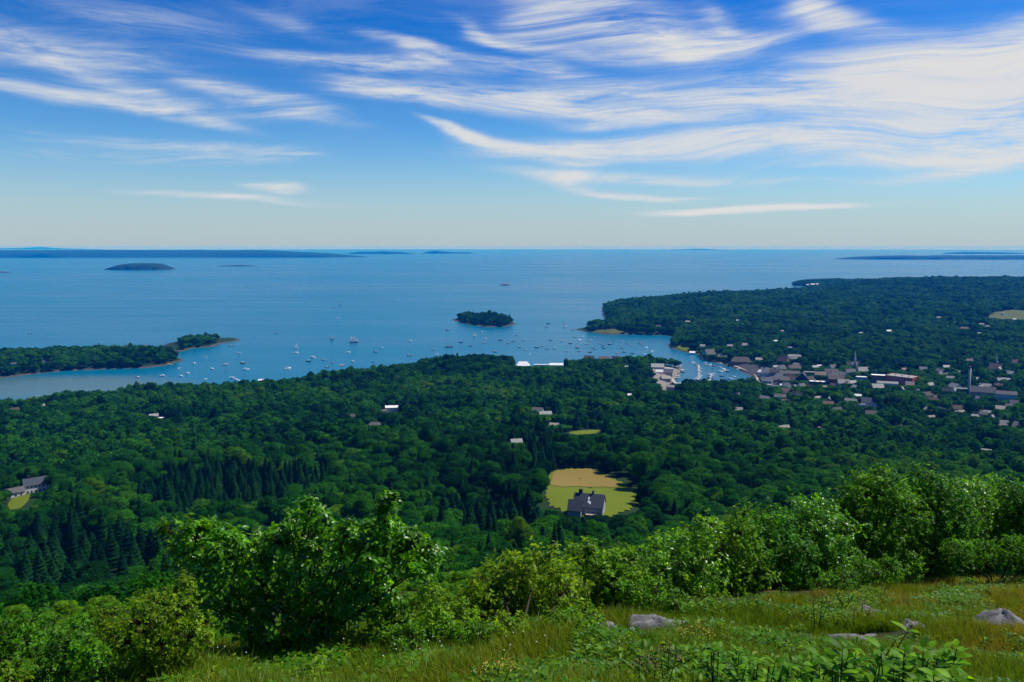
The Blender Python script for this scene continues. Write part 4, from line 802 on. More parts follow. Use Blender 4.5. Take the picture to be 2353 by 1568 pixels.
def conifer_crown(rng, H, Rr, n, leaf, z0=.1):
    t = 1 - np.sqrt(rng.uniform(0, 1, n)); lev = np.round(t * 22 + rng.normal(0, .16, n)) / 22; z = H * (z0 + (1 - z0) * np.clip(t * .5 + lev * .5, 0, 1))
    rmax = Rr * (1 - np.clip(t, 0, 1)) ** .85 * (1 + .2 * np.sin(lev * 60)); nb = 7; a0 = rng.uniform(0, 6.28); br = rng.integers(0, nb, n); a = a0 + br * 6.283 / nb + lev * 37 + rng.normal(0, .26, n)
    q = np.sqrt(rng.uniform(.04, 1, n)); r = rmax * q
    P = np.stack([r * np.cos(a), r * np.sin(a), z - .28 * r + .05 * r * q], 1); out = np.stack([np.cos(a), np.sin(a), -.35 + 0 * a], 1)
    N = np.array([0, 0, 1.0]) + out * .5 + rng.normal(size=P.shape) * .35
    return cards(rng, P, N, leaf, .55, tangent=out + rng.normal(size=P.shape) * .4)
def trunk_mb(rng, H, r0, tops, limbs=True):
    k = MB(); k.tube([(0, 0, -1.2), (0, 0, .1), (.1 * r0, .2 * r0, H * .3), (0, 0, H * .62), (0, 0, H * .85)], [r0 * 1.3, r0, r0 * .8, r0 * .45, r0 * .12], 7)
    if limbs:
        for c in tops: k.tube([(0, 0, H * rng.uniform(.28, .5)), (c[0] * .45, c[1] * .45, c[2] * .8), tuple(c)], [r0 * .4, r0 * .25, r0 * .06], 5)
    return k
def mb_arrays(k): 
    me = bpy.data.meshes.new('tmp'); me.from_pydata(k.v, [], k.f); bm_tri = [f for f in k.f]; bpy.data.meshes.remove(me)
    return np.array(k.v), bm_tri
# tree meshes at three degrees of detail: [crown mesh, trunk mesh]
TREES = {}
def make_tree(key, kind, seed, H, Rr, n, leaf, limbs=True, **kw):
    rng = np.random.default_rng(seed)
    if kind == 'conifer': (V, F) = conifer_crown(rng, H, Rr, n, leaf, kw.get('z0', .1)); k = trunk_mb(rng, H, H * .013, [], False); mat = M['leaf_conifer']
    else: (V, F), C = broadleaf_crown(rng, H, Rr, n, leaf, kw.get('lobes', 13), kw.get('zc', .62), kw.get('zr', .36)); k = trunk_mb(rng, H, H * .016, C[:6], limbs); mat = M['leaf_tree']
    cm = mesh_np('crown', V, F, mat); tm = bpy.data.meshes.new('trunk'); tm.from_pydata(k.v, [], k.f); tm.materials.append(M['bark'])
    TREES[key] = (cm, tm, H, Rr, V, F, k, mat)
for i in range(5): make_tree(('b', 'hi', i), 'broad', 20 + i, 11 + i % 3, 4.4 + .4 * (i % 2), 30000, .23, lobes=24 + i, zr=.4)
for i in range(3): make_tree(('c', 'hi', i), 'conifer', 40 + i, 15 + i, 2.7 + .2 * i, 22000, .40)
for i in range(5): make_tree(('b', 'mid', i), 'broad', 60 + i, 12, 4.9, 6500, .46, False, lobes=22 + 2 * i, zr=.42)
for i in range(3): make_tree(('c', 'mid', i), 'conifer', 70 + i, 16, 2.9, 3000, .95)
for i in range(4): make_tree(('b', 'lo', i), 'broad', 80 + i, 12, 5.2, 900, 1.2, False, lobes=13 + i, zr=.42)
for i in range(2): make_tree(('c', 'lo', i), 'conifer', 90 + i, 16, 3.1, 420, 1.9)

PROTO_COLL = bpy.data.collections.new('tree_kinds')        # not linked: only instanced by the woods
PROTO_IX = {}
def proto_obj(key):
    cm, tm, H, Rr, V, F, k, mat = TREES[key]
    tv = np.array(k.v); quads = np.array([f for f in k.f if len(f) == 4]) + len(V)
    me = mesh_np('tree', np.concatenate([V, tv]), np.concatenate([F, quads]), [mat, M['bark']], midx=np.concatenate([np.zeros(len(F)), np.ones(len(quads))]))
    PROTO_IX[key] = len(PROTO_IX); o = bpy.data.objects.new('%03d_tree' % PROTO_IX[key], me); PROTO_COLL.objects.link(o)
for key in TREES:
    if key[1] != 'hi': proto_obj(key)
def scatter(name, P, rot, scl, idx, coll, label, cat):
    me = bpy.data.meshes.new(name); me.vertices.add(len(P)); me.vertices.foreach_set('co', np.asarray(P, np.float32).ravel())
    for nm, typ, dat in (('rot', 'FLOAT_VECTOR', rot), ('scl', 'FLOAT_VECTOR', scl), ('ix', 'INT', idx)):
        a = me.attributes.new(nm, typ, 'POINT'); a.data.foreach_set('vector' if typ == 'FLOAT_VECTOR' else 'value', np.asarray(dat, np.float32 if typ != 'INT' else np.int32).ravel())
    o = obj(name, me, label=label, cat=cat, kind='stuff')
    g = bpy.data.node_groups.new(name + '_scatter', 'GeometryNodeTree'); g.interface.new_socket('Geometry', in_out='INPUT', socket_type='NodeSocketGeometry'); g.interface.new_socket('Geometry', in_out='OUTPUT', socket_type='NodeSocketGeometry'); g.is_modifier = True
    N = g.nodes; gi = N.new('NodeGroupInput'); go = N.new('NodeGroupOutput'); ip = N.new('GeometryNodeInstanceOnPoints'); ci = N.new('GeometryNodeCollectionInfo')
    ci.inputs['Collection'].default_value = coll; ci.inputs['Separate Children'].default_value = True; ci.inputs['Reset Children'].default_value = True
    g.links.new(gi.outputs[0], ip.inputs['Points']); g.links.new(ci.outputs[0], ip.inputs['Instance']); ip.inputs['Pick Instance'].default_value = True
    for nm, typ, sock in (('rot', 'FLOAT_VECTOR', 'Rotation'), ('scl', 'FLOAT_VECTOR', 'Scale'), ('ix', 'INT', 'Instance Index')):
        a = N.new('GeometryNodeInputNamedAttribute'); a.data_type = typ; a.inputs[0].default_value = nm; g.links.new([s for s in a.outputs if s.enabled][0], ip.inputs[sock])
    g.links.new(ip.outputs[0], go.inputs[0])
    md = o.modifiers.new('scatter', 'NODES'); md.node_group = g; return o

# where trees grow
def inpoly(P, x, y): return sdist(P, x, y) > -2
def candidates():
    rng = np.random.default_rng(5); out = []
    for r0, r1, sp in ((62, 110, 5.6), (110, 240, 6.8), (240, 800, 9.6), (800, 1500, 11.0), (1500, 2700, 12.5), (2700, 5600, 16.0)):
        lim = r1 * .80; xs = np.arange(-lim, lim, sp); ys = np.arange(min(20, r0), r1, sp * .93)
        gx, gy = np.meshgrid(xs, ys); gx = gx + (np.arange(len(ys)) % 2)[:, None] * sp * .5
        gx = (gx + rng.uniform(-.36, .36, gx.shape) * sp).ravel(); gy = (gy + rng.uniform(-.36, .36, gy.shape) * sp).ravel()
        r = np.hypot(gx, gy); k = (r >= r0) & (r < r1) & (gy > 15) & (np.abs(gx) < gy * .76 + 25); out.append(np.stack([gx[k], gy[k], np.full(k.sum(), sp)], 1))
    return np.concatenate(out)
T = candidates(); tz = ground(T[:, 0], T[:, 1])
dm = np.full(len(T), -1e9); LANDOF = np.zeros(len(T), int)
for li, (poly, kind) in enumerate(LANDS):
    d = sdist(poly, T[:, 0], T[:, 1]); b = d > dm; dm[b] = d[b]; LANDOF[b] = li
edge = np.where(LANDOF == 0, 5.0, np.where(LANDOF == 1, 3.5, 7.0)) + 3 * np.sin(T[:, 0] / 17.) 
ok = dm > edge
# the bare ends of the ledge island carry no trees
lp = project(np.c_[T[:, 0], T[:, 1], tz])
ok &= ~((LANDOF == 2) & ((lp[0] < 412) | (lp[0] > 500)))
ok &= ~((LANDOF == 0) & (lp[0] < 1352) & (lp[0] > 1250) & (T[:, 1] > 1900))
for P in FIELDS: ok &= ~inpoly(P, T[:, 0], T[:, 1])
for x, y, rr in CLEAR: ok &= np.hypot(T[:, 0] - x, T[:, 1] - y) > rr
T = T[ok]; tz = tz[ok]; LANDOF = LANDOF[ok]; lpx, lpy, _ = [q[ok] for q in lp]
rng = np.random.default_rng(9)
def vnoise(x, y, s, seed=0):
    v = 0
    for k, (a, b, c, d) in enumerate(((1, .31, .3, 1.1), (.62, -1.2, 1.3, .2), (1.7, .4, -.5, 1.9))): v = v + np.sin((x * a + y * b) / s + k + seed) * np.sin((x * c + y * d) / s + 2.1 * k + seed)
    return v / 3
pc = .05 + .2 * (vnoise(T[:, 0], T[:, 1], 60, 1) > .12)
def blob(px, py, rx, ry): return np.exp(-(((lpx - px) / rx) ** 2 + ((lpy - py) / ry) ** 2))
pc = pc + .95 * blob(1150, 1230, 170, 70) + 1.3 * blob(480, 1155, 190, 60) + .5 * blob(700, 1130, 200, 60) + .8 * blob(1230, 1050, 70, 60) + .9 * blob(220, 1310, 240, 100) + .5 * blob(1340, 960, 70, 40) + .4 * blob(1400, 1230, 60, 40)
pc = np.where(LANDOF == 3, .55, pc)
con = rng.random(len(T)) < pc
hmul = rng.uniform(.68, 1.22, len(T)) * np.where(rng.random(len(T)) < .06, 1.3, 1.0) * (1 + .12 * vnoise(T[:, 0], T[:, 1], 35, 4)); dist = np.hypot(T[:, 0], T[:, 1])
big = np.where(rng.random(len(T)) < .16, 1.3, 1.0); wid = T[:, 2] / 7.2 * rng.uniform(.66, 1.2, len(T)) * big
Hh = np.where(con, 15 * hmul, 11.5 * hmul) * np.where(con, 1, 1 + .30 * sm(200, 420, dist)) * (1 + .12 * sm(1500, 3500, dist)) * np.where(dist < 90, .62 + .38 * sm(45, 90, dist), 1); Hh *= np.where(LANDOF == 2, .75, 1)
KEEP += [(395, 1500, 1325, 110), (395, 1500, 1215, 190), (395, 1030, 1130, 260), (-60, 395, 1215, 110), (-60, 395, 1150, 200), (1500, 2420, 1240, 130), (1500, 2420, 1120, 230)]
# the photo's open sight lines: a tree that would stand in front of a roof or field stays lower
base = np.c_[T[:, 0], T[:, 1], tz]; tpx, tpy, tdep = project(base + np.c_[0 * tz, 0 * tz, Hh]); cw = np.where(con, 2.6, 5) * wid / tdep * FP
for x0, x1, yb, dk in KEEP:
    s = (T[:, 1] < dk) & (tpx + cw * .8 > x0) & (tpx - cw * .8 < x1) & (tpy < yb) & ((dk - T[:, 1] < 400) | (x1 - x0 > 300))
    if s.any():
        d = ray((x0 + x1) / 2, yb); zline = CAM[2] + d[2] / d[1] * T[s, 1]; Hh[s] = np.minimum(Hh[s], zline - tz[s])
ok = (Hh > 2.6) & (rng.random(len(T)) > .05); T, tz, con, Hh, wid, dist, LANDOF = [a[ok] for a in (T, tz, con, Hh, wid, dist, LANDOF)]
base = np.c_[T[:, 0], T[:, 1], tz]

# ------------------------------------------------------------------ scrub on the brow: each bush is listed as its leafy masses (photo px, py, radius px) at a distance
OAK, PLAIN, LONG = [(0, .0), (.14, .07), (.28, .18), (.37, .10), (.54, .235), (.63, .14), (.78, .20), (.87, .10), (1, 0)], [(0, 0), (.42, .27), (1, 0)], [(0, 0), (.18, .13), (.42, .2), (.7, .15), (1, 0)]
def leaf_set(P, D, N, L, prof, curl=.25, fold=.18):
    """P base, D direction, N face normal, L length per leaf -> vertices, quads"""
    D = nrm(D); N = nrm(N - (N * D).sum(1, keepdims=True) * D); X = np.cross(D, N); n = len(P); k = len(prof); L = L[:, None]
    rows = []
    for s in (-1, 0, 1):
        for t, w in prof: rows.append(P + D * L * t + X * L * (w * s) + N * L * (fold * w * abs(s) * 1.2 - curl * t * t))
    V = np.stack(rows, 1).reshape(-1, 3); b = np.arange(n)[:, None, None] * 3 * k; i = np.arange(k - 1)
    q = np.concatenate([np.stack([i, i + 1, k + i + 1, k + i], 1), np.stack([k + i, k + i + 1, 2 * k + i + 1, 2 * k + i], 1)])
    return V, (b + q[None]).reshape(-1, 4)
STAMP = []
def shrub(name, label, blobs, dist, leaf=.10, dens=1.0, prof=PLAIN, mat='leaf_scrub', base=None, cat='shrub', seed=0, spread=.5, tip=None, group=None):
    rng = np.random.default_rng(100 + seed); B = []
    for b in blobs:
        px, py, r = b[:3]; dd = dist + (b[3] if len(b) > 3 else rng.uniform(-.4, .4)); c = AT(px, py, dd); R_ = r / FP * dd * (1.03 if name == 'oak_shrub' else 1.11); B.append((*c, R_)); STAMP.append((px, py, r * .85))
    B = np.array(B)
    if base is None: bx, by = B[:, 0].mean(), B[:, 1].mean() + .2
    else: q = hit(*base); bx, by = q[0], q[1]
    root = np.array([bx, by, g1(bx, by)]); C = B[:, :3] - root; rad = B[:, 3]
    # twig ends in and on the masses
    n = int(dens * 10 * (rad ** 2).sum() / leaf ** 2)
    k = rng.choice(len(C), n, p=rad ** 2 / (rad ** 2).sum()); d = nrm(rng.normal(size=(n, 3)) + [0, -.15, .22])
    q = np.where(rng.random(n) < .8, rng.uniform(.78, 1.05, n), rng.uniform(.35, .8, n))
    lump = 1 + .16 * np.sin(d[:, 0] * 6 + k * 2) * np.sin(d[:, 2] * 7 + k) + .10 * np.sin(d[:, 1] * 11 + k)
    P = C[k] + d * (rad[k] * q * lump)[:, None] * [1, 1, .92]
    gq = P / np.median(rad); gap = np.sin(gq[:, 0] * 3.1 + seed) * np.sin(gq[:, 1] * 2.7 + 1.3 * seed) + np.sin(gq[:, 2] * 3.7 + .4 * seed) * np.sin(gq[:, 0] * 5.3 + gq[:, 1] * 3.3)
    kp = gap < .50; P, d, k = P[kp], d[kp], k[kp]
    w = MB(); sp_, sd_, sk_ = [], [], []
    for j in range(len(C)):
        for _ in range(7):
            dj = nrm(rng.normal(size=3) + [0, 0, .7]); o = C[j] + dj * rad[j] * .85; ln = rad[j] * rng.uniform(.25, .6); e = o + nrm(dj + [0, 0, .5] + rng.normal(size=3) * .25) * ln
            w.tube([C[j] * .4 + o * .6, o, e], [.012, .008, .004], 4)
            for t in np.linspace(.1, 1, max(3, int(ln / leaf * 1.2))): sp_.append(o + (e - o) * t); sd_.append(dj); sk_.append(j)
    P = np.concatenate([P, sp_]); d = np.concatenate([d, sd_]); k = np.concatenate([k, sk_])
    gz = ground(P[:, 0] + bx, P[:, 1] + by) - root[2]; kp = P[:, 2] > gz + .03; P, d, k = P[kp], d[kp], k[kp]; n = len(P)
    # rosettes of leaves
    m = rng.integers(5, 9, n); I = np.repeat(np.arange(n), m); up = nrm(d * .8 + [0, 0, .55] + rng.normal(size=(n, 3)) * .3)
    rd = rng.normal(size=(len(I), 3)); D = nrm(rd - (rd * up[I]).sum(1, keepdims=True) * up[I] * .75 + up[I] * .25)
    Nn = nrm(up[I] * .9 + rng.normal(size=D.shape) * .45 + [0, 0, .25]); L = leaf * rng.uniform(.55, 1.25, len(I))
    V, F = leaf_set(P[I] + rng.normal(size=D.shape) * leaf * .22, D, Nn, L, prof)
    # stems: from the base into each mass, then out to some of the twig ends
    w0 = max(.03, rad.max() * .05)
    for j, c in enumerate(C):
        p0 = np.array([rng.normal() * .12, rng.normal() * .12, -.25]); mid = p0 * .4 + c * .45 + np.array([rng.normal() * .1, rng.normal() * .1, -.06 * rad[j]]); w.tube([p0, mid, c], [w0, w0 * .7, w0 * .4], 6)
        ids = np.where(k == j)[0]
        for t in rng.choice(ids, min(len(ids), 26), replace=False) if len(ids) else []:
            e = P[t]; w.tube([c * .85 + mid * .15, (c + e) / 2 + rng.normal(size=3) * .05 * rad[j], e], [w0 * .35, w0 * .2, .006], 4)
    ro = empty(name, root, label=label, cat=cat, group=group)
    w.build('stems', M['twig'], ro); obj('foliage', mesh_np('foliage', V, F, M[mat]), ro)
    return ro
S = shrub
oak = S('oak_shrub', 'large glossy leaved oak shrub with pointed top left of the centre', [(395, 1222, 26), (440, 1228, 34), (480, 1222, 24), (430, 1270, 45), (520, 1265, 48), (590, 1272, 40), (600, 1330, 70), (640, 1240, 34), (672, 1205, 24), (708, 1178, 26), (740, 1215, 34), (690, 1260, 55), (790, 1250, 36), (800, 1220, 20), (850, 1228, 26), (885, 1162, 16), (900, 1150, 12), (882, 1195, 24), (910, 1240, 36), (860, 1285, 60), (945, 1262, 38), (990, 1280, 28), (960, 1310, 36), (500, 1330, 55), (720, 1340, 75), (820, 1360, 65), (560, 1400, 62), (660, 1420, 66), (770, 1430, 56), (880, 1380, 45), (470, 1390, 40), (700, 1455, 40), (600, 1455, 36)],
        12.5, .118, .95, OAK, 'leaf_oak', (700, 1475), seed=1)
S('bush', 'yellowish small leaved bush at the lower left in front of the oak shrub', [(330, 1420, 60), (400, 1400, 50), (420, 1350, 28), (290, 1470, 60), (370, 1480, 70), (440, 1460, 50), (330, 1530, 60), (250, 1440, 35)], 10.4, .055, .55, PLAIN, 'leaf_yellow', (370, 1530), seed=2)
S('bush', 'small bright bush at the bottom left corner above the edge', [(160, 1490, 40), (200, 1510, 45), (150, 1540, 45), (230, 1550, 40), (110, 1560, 30)], 9.6, .06, .6, PLAIN, 'leaf_scrub', (180, 1568), seed=3)
S('bush', 'bright sprig of leaves cut by the bottom left corner', [(20, 1560, 30), (70, 1570, 24), (-20, 1560, 30)], 9.0, .055, .8, PLAIN, 'leaf_yellow', (20, 1568), seed=4)
S('bush', 'low dark green bush at the left edge below the trees', [(40, 1460, 55), (110, 1470, 40), (60, 1520, 50), (-30, 1480, 50), (180, 1440, 30)], 13, .07, .7, PLAIN, 'leaf_scrub', (60, 1520), seed=5)
S('bush', 'low leafy bush filling the gap right of the oak shrub', [(985, 1385, 40), (1000, 1430, 45), (920, 1430, 40), (1050, 1430, 45), (960, 1470, 35), (870, 1470, 40)], 12.2, .07, .7, PLAIN, 'leaf_scrub', (970, 1480), seed=6)
S('cherry_bush', 'bright green rounded bush in the middle with sunlit dome', [(1150, 1340, 60), (1230, 1320, 65), (1110, 1370, 45), (1200, 1380, 75), (1290, 1370, 65), (1140, 1430, 60), (1230, 1440, 60), (1070, 1420, 40)], 13.2, .085, .7, PLAIN, 'leaf_yellow', (1200, 1470), seed=7)
S('bush', 'bush with a pointed sunlit tip rising behind the rounded middle one', [(1330, 1290, 42), (1355, 1262, 16), (1380, 1320, 55), (1300, 1320, 45), (1420, 1350, 55), (1350, 1370, 60), (1440, 1300, 35)], 15, .085, .75, PLAIN, 'leaf_scrub', (1380, 1420), seed=8)
S('bush', 'dark low bush in the grass at the foot of the rounded middle one', [(1290, 1450, 55), (1340, 1430, 40), (1250, 1470, 40), (1310, 1490, 35)], 11.6, .06, .7, PLAIN, 'leaf_scrub', (1300, 1505), seed=9)
S('bush', 'low spreading bush at the grass edge right of the oak shrub', [(940, 1475, 38), (1000, 1480, 40), (1060, 1470, 42), (1110, 1478, 38), (890, 1470, 30)], 11.3, .065, .6, PLAIN, 'leaf_scrub', (1000, 1515), seed=50)
S('bush', 'low yellow green bush in front of the rounded middle bush', [(1160, 1475, 38), (1205, 1482, 38), (1180, 1450, 40)], 11.2, .06, .6, PLAIN, 'leaf_yellow', (1180, 1515), seed=51)
S('bush', 'low bush hugging the left end of the middle outcrop', [(1350, 1465, 34), (1380, 1480, 28), (1330, 1480, 30)], 11.0, .06, .6, PLAIN, 'leaf_scrub', (1355, 1505), seed=52)
S('bush', 'low shaded bush along the foot of the thicket right of the outcrop', [(1620, 1440, 32), (1670, 1430, 34), (1730, 1420, 34), (1580, 1435, 26)], 14.2, .065, .6, PLAIN, 'leaf_scrub', (1660, 1450), seed=53)
S('bush', 'leafy bush directly behind the flat rock', [(1460, 1400, 45), (1400, 1400, 38), (1510, 1380, 50), (1430, 1350, 40), (1560, 1400, 35)], 14.5, .08, .7, PLAIN, 'leaf_scrub', (1470, 1430), seed=10)
thick = [('leftmost tall thicket bush with rounded crown behind the rock', [(1560, 1270, 50), (1520, 1310, 55), (1600, 1300, 60), (1550, 1350, 60), (1620, 1230, 40), (1610, 1370, 50)], 18), ('thicket bush whose top stands just right of the rounded leftmost one', [(1660, 1260, 55), (1690, 1220, 40), (1700, 1310, 65), (1650, 1340, 55), (1700, 1380, 45)], 19),
         ('dense dark thicket bush in the middle of the row with deep shade beneath', [(1770, 1230, 55), (1740, 1280, 60), (1810, 1280, 65), (1760, 1340, 60), (1830, 1340, 50)], 20), ('thicket bush with feathery top left of the tallest one', [(1860, 1190, 48), (1900, 1230, 60), (1850, 1260, 55), (1910, 1300, 55), (1870, 1320, 45)], 21),
         ('tallest thicket bush catching the sun on the brow at the right', [(1990, 1130, 42), (2030, 1120, 40), (1960, 1180, 55), (2050, 1180, 60), (1990, 1240, 60), (2060, 1260, 55), (1960, 1290, 40)], 22), ('thicket bush right of the tallest one with a flat sunlit top', [(2120, 1130, 42), (2160, 1140, 45), (2110, 1190, 55), (2180, 1200, 58), (2140, 1260, 50)], 23),
         ('thicket bush near the right edge with pale yellow leaves on top', [(2230, 1150, 45), (2280, 1150, 50), (2220, 1210, 50), (2290, 1215, 55), (2250, 1260, 40)], 24), ('rightmost thicket bush cut by the edge of the picture', [(2345, 1160, 50), (2390, 1170, 55), (2350, 1220, 50), (2400, 1240, 60)], 24)]
for i, (lb, bl, dd) in enumerate(thick):
    by_ = max(b[1] for b in bl); bl = [(b[0], b[1], b[2] * 1.12) for b in bl] + [(bl[0][0] + 20, by_ + 40, 48), (bl[-1][0] - 15, by_ + 45, 45), (bl[1][0] + 25, by_ + 15, 55)]
    S('thicket_bush', lb, bl, dd, .095, .62, PLAIN, 'leaf_scrub' if i % 3 else 'leaf_oak', seed=20 + i, group='thicket along the brow on the right')
for i, (lb, bl, dd) in enumerate([('shaded bush filling the dip between the two leftmost thicket bushes', [(1625, 1290, 50), (1640, 1345, 55), (1600, 1390, 45), (1670, 1385, 45)], 19.5), ('bush behind the dense dark thicket bush, its top level with it', [(1735, 1215, 40), (1790, 1205, 40), (1760, 1260, 55), (1830, 1250, 50)], 22),
    ('dark bush in the gap left of the tallest thicket bush', [(1925, 1190, 38), (1940, 1240, 50), (1920, 1330, 45), (1960, 1320, 40)], 22.5), ('dark bush in the gap right of the tallest thicket bush', [(2085, 1150, 38), (2090, 1210, 50), (2095, 1280, 42), (2050, 1310, 36)], 23.5), ('bush closing the gap before the pale topped one near the right edge', [(2195, 1150, 36), (2200, 1230, 48), (2205, 1275, 36)], 24.5), ('bush closing the gap before the rightmost thicket bush', [(2318, 1150, 36), (2320, 1210, 45), (2318, 1265, 36)], 25)]):
    S('thicket_bush', lb, bl, dd, .095, .7, PLAIN, 'leaf_scrub', seed=60 + i, group='thicket along the brow on the right')
for i, (lb, bl, dd, mt) in enumerate([('low shade side bush at the foot of the leftmost thicket bush', [(1560, 1420, 40), (1620, 1410, 45), (1680, 1410, 40)], 16.5, 'leaf_scrub'), ('low pale bush at the foot of the thicket in the middle', [(1800, 1390, 30), (1760, 1400, 28), (1730, 1395, 30)], 17.5, 'leaf_scrub'),
    ('round low bush between the thicket and the grass brow', [(1900, 1350, 35), (1940, 1340, 32), (1990, 1320, 35), (2040, 1310, 30)], 19, 'leaf_scrub'), ('low bush on the brow below the right end of the thicket', [(2200, 1270, 32), (2260, 1275, 35), (2330, 1270, 40), (2390, 1270, 40)], 20.5, 'leaf_scrub'),
    ('tall grassy shrub tuft beside the bare rock on the right slope', [(1900, 1410, 34), (1940, 1400, 28), (1870, 1420, 26), (1920, 1435, 26)], 14, 'leaf_yellow')]):
    S('bush', lb, bl, dd, .06, .6, PLAIN, mt, seed=40 + i)

# ------------------------------------------------------------------ single trees: those that show largest below the brow
buf = np.zeros((110, 160), bool); yy, xx = np.mgrid[0:110, 0:160]; GX = (xx + .5) * 15; GY = 960 + (yy + .5) * 6
for px, py, r in STAMP: buf |= (GX - px) ** 2 + (GY - py) ** 2 < r * r
gr = [(-50, 1700), (380, 1568), (560, 1490), (1100, 1440), (1400, 1440), (1700, 1420), (1800, 1400), (2000, 1370), (2400, 1290)]
buf |= GY > np.interp(GX, [p[0] for p in gr], [p[1] for p in gr])
order = np.argsort(T[:, 1]); single = []
for i in order:
    if T[i, 1] > 900 or len(single) >= 285: break
    a = project(base[i] + [0, 0, Hh[i] * .35]); b = project(base[i] + [0, 0, Hh[i]]); rw = (2.4 if con[i] else 4.4) * wid[i] / a[2] * FP
    s = (np.abs(GX - a[0]) < rw) & (GY < a[1]) & (GY > b[1]); inside = s & (GX > 0) & (GX < 2353) & (GY < 1568)
    free = (inside & ~buf).sum()
    if free > max(1, .3 * s.sum()) and -20 < a[0] < 2373: single.append(i)
    buf |= s
single = np.array(single); issingle = np.zeros(len(T), bool); issingle[single] = True
def tree_label(i):
    px, py, _ = project(base[i] + [0, 0, Hh[i] * .7])
    col = ('left of the oak shrub', 'behind the oak shrub', 'between the oak shrub and the hay field', 'below the dark roofed house', 'behind the right hand thicket')[int(np.searchsorted([420, 1000, 1240, 1480], px))]
    kind = 'dark pointed spruce' if con[i] else 'round green broadleaf tree'
    far = 'nearest slope' if T[i, 1] < 80 else ('middle slope' if T[i, 1] < 160 else ('lower slope' if T[i, 1] < 330 else 'valley floor'))
    return '%s on the %s %s' % (kind, far, col), ('spruces' if con[i] else 'broadleaf trees') + ' on the %s %s' % (far, col)
first = {}; rt = random.Random(2)
for i in single:
    key = ('c', 'hi', rt.randrange(3)) if con[i] else ('b', 'hi', rt.randrange(5)); cm, tm, H0, R0 = TREES[key][:4]
    if key not in first:
        root = empty('spruce_tree' if con[i] else 'broadleaf_tree', (0, 0, 0)); obj('trunk', tm, root); obj('crown', cm, root); first[key] = root
    else: root = dup(first[key])
    s = Hh[i] / H0; root.location = base[i]; root.rotation_euler = (0, 0, rt.uniform(0, 6.28)); root.scale = (s * .4 + wid[i] * .6,) * 2 + (s,)
    lb, gp = tree_label(i); tag(root, lb, 'tree', gp)
rest = ~issingle
lod = np.where(dist < 620, 0, 1); ix = np.zeros(len(T), int); ri = np.random.default_rng(4)
for c, nm in ((0, 'b'), (1, 'c')):
    for l, ln in ((0, 'mid'), (1, 'lo')):
        ks = [v for k, v in PROTO_IX.items() if k[0] == nm and k[1] == ln]; s = (con == bool(c)) & (lod == l); ix[s] = ri.choice(ks, s.sum())
H0 = np.where(con, 16., 12.); scl = np.c_[wid, wid, Hh / H0] * np.where(con, 1, 1)[:, None]
rot = np.c_[np.zeros((len(T), 2)), ri.uniform(0, 6.28, len(T))]
for nm, sel, lb in (('hillside_wood', (LANDOF == 0) & (dist < 1750), 'unbroken green wood covering the hillside down to the town and shore'), ('headland_wood', (LANDOF == 0) & (dist >= 1750), 'dark blue green woods over the far headland and ridge'), ('peninsula_wood', LANDOF == 1, 'dark wood on the long peninsula at the left'),
                    ('ledge_island_trees', LANDOF == 2, 'clump of trees on the rocky ledge island'), ('islet_wood', LANDOF == 3, 'dense dark trees covering the small round islet')):
    s = sel & rest
    if s.any(): scatter(nm, base[s], rot[s], scl[s], ix[s], PROTO_COLL, lb, 'wood')
print('TREES', len(T), 'single', len(single), [int((LANDOF == k).sum()) for k in range(4)])

def build_undergrowth():
    coll = bpy.data.collections.new('undergrowth_kinds')
    for i in range(4):
        rg = np.random.default_rng(700 + i); (V, F), C = broadleaf_crown(rg, 1.7, 1.15, 5200, .085, 9, .42, .5); V = V * [1, 1, 1]
        coll.objects.link(bpy.data.objects.new('%03d_clump' % i, mesh_np('clump', V, F, M['leaf_scrub'])))
    rg = np.random.default_rng(77); n = 2600; y = 9 + 62 * rg.random(n); x = (rg.random(n) * 2 - 1) * (y * .76 + 4); z = ground(x, y); px, py, _ = project(np.c_[x, y, z])
    k = (py < np.interp(px, [p[0] for p in gr], [p[1] for p in gr]) - 12) & ~((px > 1480) & (y < 27)); P = np.c_[x, y, z][k]; n = len(P); s = rg.uniform(.6, 1.15, n) * (.30 + .5 * sm(22, 30, P[:, 1]) + .7 * sm(30, 55, P[:, 1]))
    scatter('undergrowth', P, np.c_[np.zeros((n, 2)), rg.uniform(0, 6.28, n)], np.c_[s, s, s * .9], rg.integers(0, 4, n), coll, 'low green undergrowth covering the slope below the brow', 'undergrowth')
build_undergrowth()

